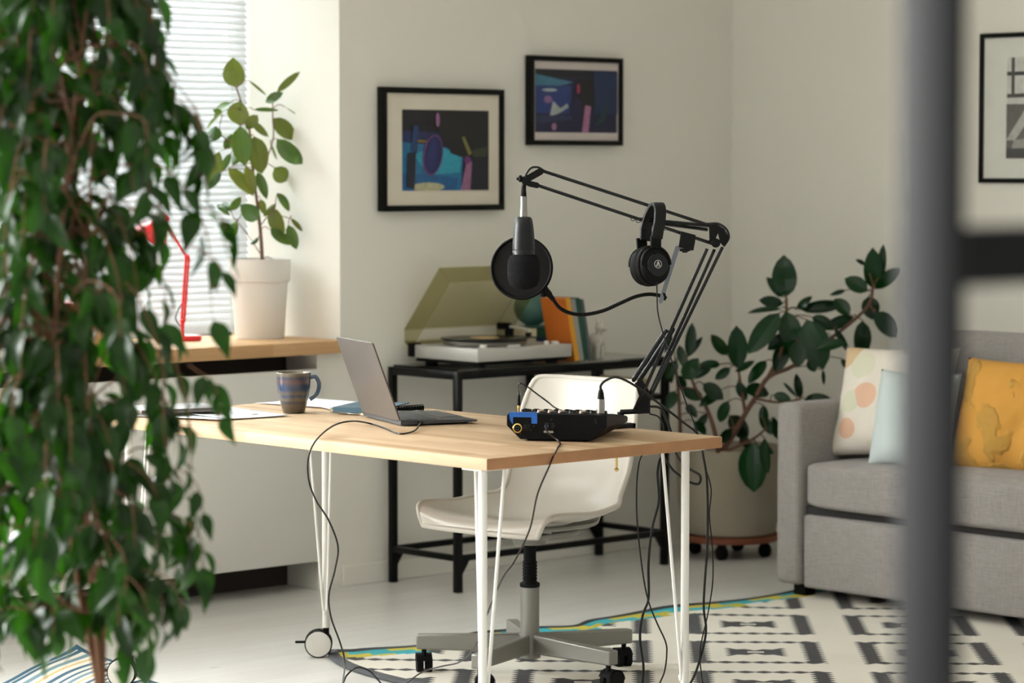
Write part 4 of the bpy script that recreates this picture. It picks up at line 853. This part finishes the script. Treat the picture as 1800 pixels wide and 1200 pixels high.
# ------------------------------------------------------------------ headphones over the arm
hc = at(1162, 358, 7.26)
hp_ = thing('headphones', 'black closed headphones hanging by their band from the upper arm', 'headphones', hc)
Dh = 7.25
cup = at(1148, 466, Dh); hn = (-FW * .90 + r0 * .42 + V((0, 0, .04))).normalized()
Hx = V((0, 0, 1)).cross(hn).normalized(); Hz = hn.cross(Hx).normalized()
hw_ = .072                                   # half distance between the cups along hn
mid = at(1162, 466, Dh + .05)
nearc = at(1152, 466, 7.245); farc = nearc - hn * .058 - Hx * .002
for c0, sgn_, nm in ((nearc, 1, 'ear_cup'), (farc, -1, 'ear_cup')):
    g = G(); zz = hn * sgn_
    R_ = Matrix((Hx, Hz, zz)).transposed()
    def ring(g, prof, n=40, el=1.18):
        vs = []; fs = []
        for r_, h_ in prof:
            for i in range(n):
                a_ = 2 * PI * i / n; vs.append(c0 + R_ @ V((r_ * math.cos(a_), r_ * el * math.sin(a_), h_)))
        for j in range(len(prof) - 1):
            for i in range(n): fs.append((j * n + i, j * n + (i + 1) % n, (j + 1) * n + (i + 1) % n, (j + 1) * n + i))
        fs.append(tuple(reversed(range(n)))); fs.append(tuple((len(prof) - 1) * n + i for i in range(n))); g.raw(vs, fs)
    ring(g, [(.038, -.012), (.041, -.006), (.0415, .000), (.040, .004), (.033, .008), (.031, .009)])
    eo = g.build(nm, m_black, hp_, 40)
    g = G(); ring(g, [(.030, -.032), (.038, -.034), (.0435, -.028), (.0445, -.020), (.043, -.013), (.036, -.011)]); g.build('ear_pad', m_rubber, eo, 60)
    g = G(); ring(g, [(.0300, .008), (.0300, .013), (.0285, .0145), (.002, .0145)], 40, 1.0); di = g.build('cup_disc', m_blackgloss, eo, 30)
    if sgn_ == 1:
        g = G(); lc0 = c0 + R_ @ V((0, .002, .0152))
        g.tube([lc0 + R_ @ V((.0100 * math.cos(a_), .0100 * math.sin(a_), 0)) for a_ in [k * PI / 14 for k in range(28)]], .0006, 5, True)
        for p_, q_ in (((-.0055, -.0055), (-.0005, .0070)), ((-.0005, .0070), (.0012, .0070)), ((.0012, .0070), (.0058, -.0055)), ((.0058, -.0055), (.0005, -.0055)), ((.0008, -.0055), (.0022, -.0005)), ((.0022, -.0005), (-.0002, .0045)), ((-.0055, -.0055), (-.0035, -.0055)), ((-.0035, -.0055), (.0003, .0020))):
            g.tube([lc0 + R_ @ V((p_[0], p_[1], 0)), lc0 + R_ @ V((q_[0], q_[1], 0))], .0006, 5)
        g.build('logo', M('logo_silver', srgb(206, 204, 198), .35, .3), di, 0)
    # yoke and slider
    g = G(); yk = [c0 + R_ @ V((.0400 * math.cos(a_), .046 * math.sin(a_), .004)) for a_ in [PI * k / 14 for k in range(15)]]
    g.tube(yk, .0042, 8); t0 = c0 + R_ @ V((0, .044, .006)); t1 = c0 + R_ @ V((0, .074, .010 - .001))
    g.box((t0 + t1) / 2, (.030, .0065, (t1 - t0).length), .002, frame_z(t1 - t0, hn)); g.build('yoke', m_black, hp_, 40)
# band
def bandp(u):      # from near cup over the arm to the far cup
    a_ = PI * u; c = (nearc + farc) / 2 + V((0, 0, .098)) ; hw2 = (nearc - farc).length / 2 + .006
    return c + hn * hw2 * math.cos(a_) * (1.0) + V((0, 0, .060 * math.sin(a_))) + r0 * (.012 * math.sin(a_) + .006)
def bandg(g, u0, u1, wd_, th_):
    N = 28
    def fn(u, v):
        k = u0 + (u1 - u0) * v; p = bandp(k); dt = (bandp(min(1, k + .01)) - bandp(max(0, k - .01))).normalized(); nn_ = Hx.cross(dt).normalized()
        a_ = 2 * PI * u; return p + Hx * (wd_ / 2 * max(-1, min(1, 1.35 * math.cos(a_)))) + nn_ * (th_ / 2 * max(-1, min(1, 1.35 * math.sin(a_))))
    g.grid(fn, 16, N, True)
g = G(); bandg(g, .0, 1, .032, .009)
for s_, c0 in ((0, nearc), (1, farc)):
    p = bandp(s_); b = c0 + V((0, 0, .072)) + r0 * .004; g.box((p + b) / 2, (.032, .009, (p - b).length + .012), .003, frame_z(p - b, hn))
g.build('headband', M('black_leatherette', srgb(10, 10, 10), .45, Specular_IOR_Level=.25, bump=.2, bscale=200), hp_, 50)
g = G(); g.sphere(bandp(.02) + Hx * .018 + V((0, 0, -.012)), .003, 10, 6); g.build('band_pin', m_steel, hp_)
cabs = nearc - Hz * .046 + hn * .004
hcb = thing('headphone_cable', 'thin black cable dropping from the headphones behind the desk edge to the floor', 'cable', cabs)
pts = [cabs + V((0, 0, .004)), at(1155, 515, 7.24), at(1157, 552, 7.24), at(1170, 600, 7.24), at(1187, 652, 7.245), at(1205, 705, 7.25), at(1222, 748, 7.255), at(1233, 785, 7.265), at(1240, 820, 7.275), at(1250, 860, 7.28), at(1247, 905, 7.28), at(1252, 960, 7.28), at(1253, 1020, 7.29), at(1244, 1080, 7.30), at(1231, 1140, 7.32), at(1234, 1190, 7.34), at(1246, 1240, 7.38), at(1280, 1246, 7.42)]
G().tube(smooth_path(pts, 9), .0017, 8).build('cord', m_cable, hcb)
# cables bunched at the arm's foot
for lb, r_, pp in (('black cable curving from the arm foot down behind the desk', .0034, [(1140, 714, 7.31), (1160, 717, 7.33), (1172, 738, 7.35), (1181, 765, 7.37), (1190, 800, 7.38), (1210, 822, 7.36), (1230, 835, 7.35), (1228, 850, 7.35), (1210, 846, 7.36), (1185, 828, 7.38), (1164, 803, 7.40), (1156, 830, 7.40), (1158, 880, 7.40), (1146, 930, 7.40), (1140, 990, 7.40), (1140, 1050, 7.40), (1130, 1080, 7.40), (1125, 1120, 7.41), (1131, 1170, 7.42), (1131, 1225, 7.46), (1160, 1238, 7.50)]),
                   ('thinner black cable hanging below the desk, crossing the thicker one above the rug', .0021, [(1142, 727, 7.31), (1158, 733, 7.33), (1166, 752, 7.36), (1160, 780, 7.40), (1130, 798, 7.41), (1121, 830, 7.40), (1119, 890, 7.40), (1123, 950, 7.40), (1132, 1020, 7.40), (1141, 1060, 7.385), (1155, 1095, 7.39), (1170, 1128, 7.40), (1172, 1150, 7.41), (1168, 1180, 7.42), (1158, 1210, 7.44), (1170, 1236, 7.50)])):
    P = smooth_path([at(*p) for p in pp], 9); tag(G().tube(P, r_, 8).build('cable', m_cable, None, 40, P[0]), lb, 'cable')
# ------------------------------------------------------------------ leaves
def leaf(g, b, tip, w_, face, fold=.25, curl=.12, n=7, shape=0, stem=0.0):
    """one leaf blade from b to tip; face = direction its upper side looks towards"""
    b = V(b); tip = V(tip); ax = tip - b; L = ax.length; ax.normalize()
    nn_ = (face - ax * face.dot(ax)); nn_ = nn_.normalized() if nn_.length > .05 else frame_z(ax).col[0].normalized(); sx = ax.cross(nn_)
    vs = []; fs = []
    for i in range(n + 1):
        t_ = i / n
        if shape == 0: wv_ = math.sin(PI * min(1, t_ ** .9)) ** .62 if 0 < t_ < 1 else 0     # broad oval
        else: wv_ = (math.sin(PI * t_ ** .75) ** 1.0) * (1 - .35 * t_)                       # pointed ficus leaf
        wv_ = max(wv_, .03) * w_ / 2
        c = b + ax * L * t_ + nn_ * (-curl * L * (2 * t_ - .8) ** 2 * .5)
        for s_, k_ in ((-1, 1), (-.5, .5), (0, 0), (.5, .5), (1, 1)): vs.append(c + sx * (s_ * wv_ * (1 - .1 * fold)) + nn_ * (wv_ * fold * k_ ** 1.5))
    for i in range(n):
        for j in range(4): fs.append((i * 5 + j, i * 5 + j + 1, (i + 1) * 5 + j + 1, (i + 1) * 5 + j))
    g.raw(vs, fs)
def leaf_mat(name, dark, light, under, rough=.3, trans=.25, tcol=None, coat=.3):
    t = NT(name); co = t.coord(); n = t.noise(co, 7, 2); n2 = t.noise(co, 60, 3)
    isl = t.add('ShaderNodeNewGeometry').outputs; f = t.math('MULTIPLY_ADD', isl['Random Per Island'], .7, t.math('MULTIPLY', n, .4))
    c = t.ramp(f, [(.15, dark), (.85, light)]); c = t.mix(isl['Backfacing'], c, under)
    t.set(Base_Color=c, Roughness=rough, Coat_Weight=coat, Coat_Roughness=.2, Specular_IOR_Level=.25)
    out = t.n['Material Output']; tr = t.add('ShaderNodeBsdfTranslucent', {0: tcol or light}); mx = t.add('ShaderNodeMixShader', {0: trans, 1: t.b.outputs[0], 2: tr.outputs[0]}); t.l.new(mx.outputs[0], out.inputs[0]); return t.m
m_ficus = leaf_mat('ficus_leaf', srgb(7, 22, 5), srgb(26, 58, 12), srgb(28, 54, 18), .35, .18, srgb(56, 120, 10), .0)
m_rleaf = leaf_mat('rubber_leaf', srgb(4, 28, 10), srgb(10, 50, 18), srgb(24, 50, 22), .16, .05, srgb(60, 110, 30), .0)
m_sleaf = leaf_mat('young_rubber_leaf', srgb(22, 56, 26), srgb(60, 88, 36), srgb(84, 88, 38), .25, .14, srgb(120, 140, 40), .2)
m_bark = M('brown_bark', srgb(112, 76, 52), .8, var=.2, scale=40, bump=.3)
m_stem = M('reddish_stem', srgb(96, 62, 44), .6, var=.2, scale=40)
def plant(name, label, loc, D, origin, k, leaves, stems, mleaf, mstem, dj=.10, seed=1, tw=.0022):
    t = thing(name, label, 'potted plant', loc); rd = random.Random(seed); T = lambda p, d: at(origin[0] + p[0] / k, origin[1] + p[1] / k, d)
    gs = G(); sp = []
    for path, r0_, r1_ in stems:
        P = smooth_path([T(p, D + (p[2] if len(p) > 2 else 0)) for p in path], 6); N = len(P); gs.tube(P, [r0_ + (r1_ - r0_) * i / (N - 1) for i in range(N)], 8); sp += P
    g = G()
    for L in leaves:
        bx, by, tx, ty, w_ = L[:5]; d = D + rd.uniform(-dj, dj); dt = d + rd.uniform(-.035, .035); b = T((bx, by), d); tp_ = T((tx, ty), dt)
        ang = rd.uniform(-.45, .45); face = (-FW + r0 * ang + V((0, 0, rd.uniform(.0, .7)))).normalized()
        if len(L) > 5: face = -face
        leaf(g, b, tp_, w_ / k / F * D * 1.04, face, rd.uniform(.12, .3), rd.uniform(.02, .22))
        n0 = min(sp, key=lambda p: (p - b).length + max(0, p.z - b.z) * 1.5)
        m_ = n0.lerp(b, .5) + V((0, 0, .01)); gs.tube(smooth_path([n0, m_, b], 3), tw, 6)
    gs.build('stem', mstem, t, 60); g.build('foliage', mleaf, t, 0)
    for p in t.children[-1].data.polygons: p.use_smooth = True
    return t
sl = [(220, 190, 200, 38, 118, 1), (430, 210, 548, 105, 40), (370, 262, 460, 212, 52), (285, 150, 378, 228, 14), (236, 382, 238, 258, 140), (190, 265, 96, 335, 62), (152, 308, 62, 402, 22), (112, 388, 92, 472, 86, 1), (240, 385, 262, 590, 106), (312, 438, 352, 630, 108),
      (410, 345, 526, 455, 84), (430, 455, 562, 590, 92, 1), (418, 600, 482, 672, 88), (134, 515, 72, 690, 72, 1), (142, 618, 74, 716, 42, 1), (192, 525, 140, 626, 40), (180, 600, 312, 738, 72, 1), (330, 620, 378, 758, 52), (335, 865, 244, 790, 88, 1), (190, 820, 244, 752, 46, 1),
      (190, 820, 144, 772, 34), (223, 874, 180, 968, 50, 1), (335, 957, 291, 998, 28, 1), (402, 806, 456, 952, 84), (432, 728, 500, 822, 46), (502, 860, 562, 926, 26), (392, 915, 512, 996, 60, 1), (488, 894, 532, 1020, 58), (408, 1072, 460, 1164, 56), (425, 785, 362, 850, 34, 1),
      (52, 445, 0, 458, 34, 1), (206, 430, 158, 505, 52, 1), (310, 300, 442, 302, 26), (250, 480, 200, 590, 60, 1), (300, 360, 385, 440, 40), (122, 790, 185, 840, 30), (270, 590, 320, 730, 60, 1), (345, 760, 365, 840, 40, 1), (150, 330, 100, 300, 40), (470, 285, 582, 360, 6), (395, 470, 430, 560, 14), (330, 330, 270, 400, 60)]
pot_c = on(457, 597, 1, 7.62); pot_c.z = .8335; pdp = (pot_c - V((0, 0, CH))).dot(FW)
pl1 = plant('rubber_plant', 'young rubber plant in a white pot on the window sill', pot_c, pdp, (340, 90), 2.927, sl,
            [([(356, 1130), (352, 1040), (345, 930), (338, 870), (325, 760), (303, 590), (290, 420), (245, 260), (222, 190)], .007, .003), ([(303, 600), (370, 560), (410, 450), (408, 345), (408, 270)], .003, .002), ([(300, 540), (200, 480), (130, 420)], .003, .002), ([(340, 880), (280, 800), (225, 870), (190, 820)], .002, .0015), ([(342, 900), (400, 840), (500, 860)], .002, .0015), ([(350, 1050), (290, 960), (230, 880)], .002, .0015)], m_sleaf, m_stem, .06, 5, .0016)
PH = .268; kx = (515 - 405) / 2 / F * pdp
g = G(); g.lathe([(kx * .77, 0), (kx * .785, .004), (kx * .905, PH - .078), (kx * .97, PH - .076), (kx * .985, PH - .070), (kx * 1.0, PH), (kx * .95, PH), (kx * .92, PH - .03), (.01, PH - .032)], pot_c, n=56)
g.build('pot', M('white_matte_pot', srgb(220, 217, 212), .5, var=.02), pl1, 40)
G().lathe([(kx * .93, PH - .029), (kx * .5, PH - .024), (.01, PH - .022)], pot_c, n=24).build('soil', M('potting_soil', srgb(60, 46, 36), .95, var=.5, scale=80, bump=.6), pl1, 40)
rl = [(545, 365, 530, 145, 132), (530, 365, 446, 262, 62), (530, 400, 402, 382, 62), (520, 425, 336, 440, 34), (510, 450, 345, 664, 112), (545, 440, 592, 660, 118), (600, 430, 680, 362, 42), (620, 430, 860, 402, 68), (655, 485, 742, 745, 160), (975, 335, 855, 265, 88), (1000, 320, 1006, 108, 102), (1046, 262, 1058, 88, 48), (1015, 322, 1150, 208, 78),
      (860, 330, 775, 356, 26), (965, 197, 912, 168, 28), (980, 362, 1002, 485, 96), (1015, 445, 1136, 578, 100), (950, 490, 940, 695, 98), (880, 460, 800, 372, 76), (900, 470, 740, 532, 66), (800, 530, 880, 660, 46), (290, 740, 285, 516, 108), (235, 672, 150, 563, 66), (30, 682, 52, 500, 62), (22, 682, 106, 574, 36), (540, 605, 490, 762, 88), (600, 600, 612, 735, 94),
      (330, 856, 465, 862, 92), (245, 990, 342, 1116, 100), (425, 935, 428, 1060, 52, 1), (620, 902, 600, 770, 46), (600, 890, 530, 812, 22), (640, 905, 780, 898, 58), (478, 882, 570, 904, 52), (290, 812, 335, 912, 56), (240, 915, 190, 1030, 62), (108, 822, 216, 904, 78), (5, 800, 80, 692, 90), (0, 860, 110, 900, 70), (440, 700, 345, 820, 66), (20, 930, 75, 1000, 50),
      (700, 640, 860, 600, 70), (760, 560, 690, 700, 90), (560, 560, 450, 640, 70), (680, 470, 800, 520, 60), (200, 720, 90, 720, 46), (250, 740, 170, 800, 50), (280, 760, 380, 700, 40), (150, 730, 60, 790, 56), (-30, 700, -90, 800, 60), (-20, 620, 10, 740, 50), (-60, 560, -95, 660, 30), (330, 1125, 390, 1290, 0.1), (376, 1130, 372, 1396, 156), (430, 1110, 445, 1300, 60), (480, 1000, 500, 1120, 50), (400, 1150, 480, 1190, 44), (300, 1100, 380, 1180, 50),
      (740, 750, 745, 830, 22), (840, 690, 860, 740, 36), (210, 850, 90, 940, 60), (130, 980, 60, 1080, 46), (60, 1020, 130, 1090, 50), (250, 1060, 200, 1140, 60), (410, 990, 470, 1090, 60), (660, 700, 700, 760, 60), (-40, 860, -80, 960, 60), (-30, 780, 20, 860, 60), (-80, 700, -60, 820, 50)]
rc_ = V((7.56, 7.0, 0)); rdp = 10.2
pl2 = plant('large_rubber_plant', 'large dark green rubber plant in a concrete pot between the console table and sofa', rc_, 10.05, (1200, 400), 3.0, rl,
            [([(190, 1200, .1), (250, 1120, .05), (330, 980), (380, 900), (450, 790), (560, 740), (640, 690), (760, 600), (900, 490), (985, 400), (1005, 310)], .0105, .005), ([(450, 790), (520, 650), (545, 480), (547, 370)], .008, .005), ([(330, 980), (310, 850), (292, 740)], .007, .004), ([(190, 1200, .1), (170, 1080), (130, 960), (60, 830), (20, 690)], .010, .004), ([(200, 1190, .1), (360, 1120), (440, 1060)], .006, .004), ([(380, 900), (500, 920), (620, 905)], .005, .003), ([(985, 400), (1010, 450)], .004, .003), ([(640, 690), (610, 600)], .004, .003), ([(-10, 1180, .1), (-20, 900, .05), (-40, 700)], .008, .004)], m_rleaf, m_stem, .12, 9)
g = G(); g.lathe([(.150, .085), (.165, .09), (.188, .20), (.200, .385), (.200, .400), (.186, .400), (.180, .36), (.01, .355)], rc_, n=48)
g.build('pot', M('concrete', srgb(150, 142, 126), .85, var=.22, scale=5, bump=.2), pl2, 40)
dol = thing('plant_dolly', 'round reddish wooden plant dolly on black castors under the concrete pot', 'plant stand', rc_)
G().lathe([(.175, .060), (.180, .063), (.180, .080), (.175, .084)], rc_, n=40).build('board', M('reddish_wood', srgb(116, 62, 38), .6, var=.15), dol, 40)
for a_ in (30, 120, 210, 300):
    c = rc_ + V((.13 * math.cos(math.radians(a_)), .13 * math.sin(math.radians(a_)), 0)); G().cyl(c + V((0, 0, .045)), c + V((0, 0, .061)), .016).lathe([(.022, -.014), (.025, -.010), (.025, .010), (.022, .014)], c + V((.0, 0, .025)), r0 * .8 + f0 * .5, 20).build('caster', m_rubber, dol)
# ------------------------------------------------------------------ things on the sill
lb_ = on(331, 594, 1, 7.66); lb_.z = .8335
lamp = thing('desk_lamp', 'red jointed desk lamp on the window sill behind the leaves', 'lamp', lb_); m_red = M('red_enamel', srgb(206, 22, 28), .25, coat=.5)
G().lathe([(.042, 0), (.045, .004), (.044, .018), (.012, .022)], lb_, n=36).build('base', m_red, lamp, 40)
dl = (lb_ - V((0, 0, CH))).dot(FW); LQ = lambda x, y: at(x, y, dl)
g = G(); g.cyl(LQ(320, 590), LQ(321, 562), .007).cyl(LQ(319, 565), LQ(327, 452), .0045).cyl(LQ(324, 565), LQ(332, 452), .0045).cyl(LQ(329, 452), LQ(290, 392), .0045).sphere(LQ(329, 452), .010, 12, 8).sphere(LQ(321, 564), .010, 12, 8)
g.build('arm', m_red, lamp)
G().tube(smooth_path([LQ(318, 575), LQ(309, 560), LQ(313, 545), LQ(322, 530)], 6), .0025, 6).build('cord', m_cable, lamp)
g = G(); g.lathe([(.016, 0), (.020, .025), (.028, .04), (.060, .085), (.062, .10), (.058, .10), (.026, .04)], LQ(292, 378), (V((0, 0, -.85)) - r0 * .6), 28, False); g.build('shade', m_red, lamp)
g = G(); a, b = on(396, 566, 1, 7.80), on(410, 566, 1, 7.80); a.z = b.z = .8335 + .006
g.cyl(V((a.x - .16, 7.82, .8395)), V((a.x, 7.80, .8395)), .003).cyl(V((a.x, 7.80, .8395)), V((a.x + .02, 7.798, .8395)), .0058)
o = g.build('pen', M('navy_pen', srgb(60, 84, 116), .4), None, 40, (a.x, 7.80, .8335)); tag(o, 'pen with a blue cap lying on the sill left of the white pot', 'pen')
bc = on(125, 612, 1, 7.60); z = .8335
for i, (sz, hh, c, lb2) in enumerate(((.26, .042, srgb(190, 150, 104), 'tan book lying at the bottom of the stack on the sill'), (.25, .038, srgb(206, 172, 126), 'pale tan book second from the bottom of the sill stack'), (.24, .036, srgb(186, 152, 108), 'light brown book third from the bottom of the sill stack'), (.17, .030, srgb(150, 50, 44), 'brown book with a red cover topping the stack on the sill'))):
    book(V((bc.x + (.0 if i < 3 else .01), 7.62, z + hh / 2)), (sz, .18, hh - .001), c, lb2, Euler((0, 0, .04 * (i % 2))), 'books stacked on the window sill'); z += hh
# ------------------------------------------------------------------ ficus in the foreground
rd = random.Random(11); DF = 4.85; fb = at(172, 600, DF); fb.z = 0; ca = at(105, 600, DF); ca.z = 0
fic = thing('weeping_fig', 'tall leafy weeping fig tree close to the camera at the left', 'potted plant', fb)
def crown_r(z):      # horizontal reach of the crown at height z
    tab = [(.45, .21), (.62, .225), (.80, .25), (.95, .26), (1.05, .25), (1.15, .25), (1.3, .285), (1.42, .27), (1.5, .245), (1.6, .205), (1.68, .18), (1.78, .16), (1.9, .15), (2.05, .15), (2.2, .10), (2.3, .05)]
    for (a, p), (b, q2) in zip(tab, tab[1:]):
        if a <= z <= b: return p + (q2 - p) * (z - a) / (b - a)
    return .05
gt = G(); gl = G(); trunks = []
for k_ in range(5):
    a0 = k_ * 1.257 + .5; P = [fb + V((0, 0, .26)), fb + V((.004 * math.cos(a0), .004 * math.sin(a0), .50)), fb.lerp(ca, .25) + V((.02 * math.cos(a0), .02 * math.sin(a0), .68))]
    for i in range(1, 7):
        z = .68 + i * .235; rr_ = .02 + .07 * (i / 6); P.append(fb.lerp(ca, min(1, .35 + i * .3)) + V((rr_ * math.cos(a0 + i * .45), rr_ * math.sin(a0 + i * .45), z)))
    P = smooth_path(P, 5); trunks.append(P); N = len(P); gt.tube(P, [(.0085 if k_ == 0 else .0055) * (1 - .75 * i / (N - 1)) for i in range(N)], 8)
for T_ in trunks:
    for _ in range(47):
        s_ = T_[rd.randrange(9, len(T_) - 1)]; th = rd.uniform(0, 2 * PI); zt_ = s_.z + rd.uniform(.0, .14); z_end = max(zt_ - rd.uniform(.06, .30), rd.uniform(.56, .72)); R_ = crown_r(max(.46, z_end + .08)) * rd.uniform(.35, 1.0) ** .7
        d = V((math.cos(th), math.sin(th), 0)); e = V((ca.x, ca.y, 0)) + d * R_; tp2 = V((ca.x, ca.y, 0)) + d * (R_ * .72)
        P = smooth_path([s_, V((s_.x * .5 + tp2.x * .5, s_.y * .5 + tp2.y * .5, zt_ - .01)), V((tp2.x, tp2.y, zt_)), V((e.x, e.y, (zt_ + z_end) / 2 + .02)), V((e.x + d.x * .01, e.y + d.y * .01, z_end))], 6)
        N = len(P); gt.tube(P, [.0024 - .0016 * i / (N - 1) for i in range(N)], 5)
        for i in range(4, N, 2):
            if rd.random() < .10: continue
            p = P[i]; dr = (P[i] - P[i - 1]).normalized(); sd2 = V((rd.uniform(-1, 1), rd.uniform(-1, 1), rd.uniform(-.3, .5)))
            ax_ = (dr * .45 + sd2 * .65 + V((0, 0, -.85))).normalized(); L_f = rd.uniform(.052, .084)
            fc = V((p.x - ca.x, p.y - ca.y, 0)).normalized() * .6 + V((rd.uniform(-.8, .8), rd.uniform(-.8, .8), .7)) - f0 * .35
            leaf(gl, p + ax_ * .010, p + ax_ * (.010 + L_f), L_f * rd.uniform(.46, .60), fc.normalized(), rd.uniform(.1, .4), rd.uniform(.1, .5), 6, 1); gt.tube([p, p + ax_ * .012], .0007, 4)
for pts, st in (([(330, 640), (352, 655), (372, 668), (384, 700), (386, 745)], 3), ([(310, 820), (345, 850), (357, 900)], 4), ([(250, 1000), (300, 1020), (320, 1070)], 3), ([(330, 430), (370, 450), (392, 475)], 4), ([(340, 180), (352, 215), (355, 260)], 4)):
    P = smooth_path([at(x, y, 4.75) for x, y in pts], 4); gt.tube(P, .0012, 5)
    for p in P[5::st - 1]:
        ax_ = V((rd.uniform(-.5, .5), rd.uniform(-.5, .5), -.9)).normalized(); L_f = rd.uniform(.045, .066); leaf(gl, p, p + ax_ * L_f, L_f * .5, (-FW + V((rd.uniform(-.6, .6), rd.uniform(-.6, .6), .4))), .2, .2, 6, 1)
gt.build('branches', m_bark, fic, 60); lo_ = gl.build('foliage', m_ficus, fic, 0)
for p in lo_.data.polygons: p.use_smooth = True
g = G(); g.lathe([(.125, 0), (.13, .004), (.16, .27), (.168, .272), (.168, .30), (.155, .30), (.150, .26), (.01, .255)], fb, n=40); g.build('pot', M('grey_pot', srgb(120, 116, 110), .7), fic, 40)
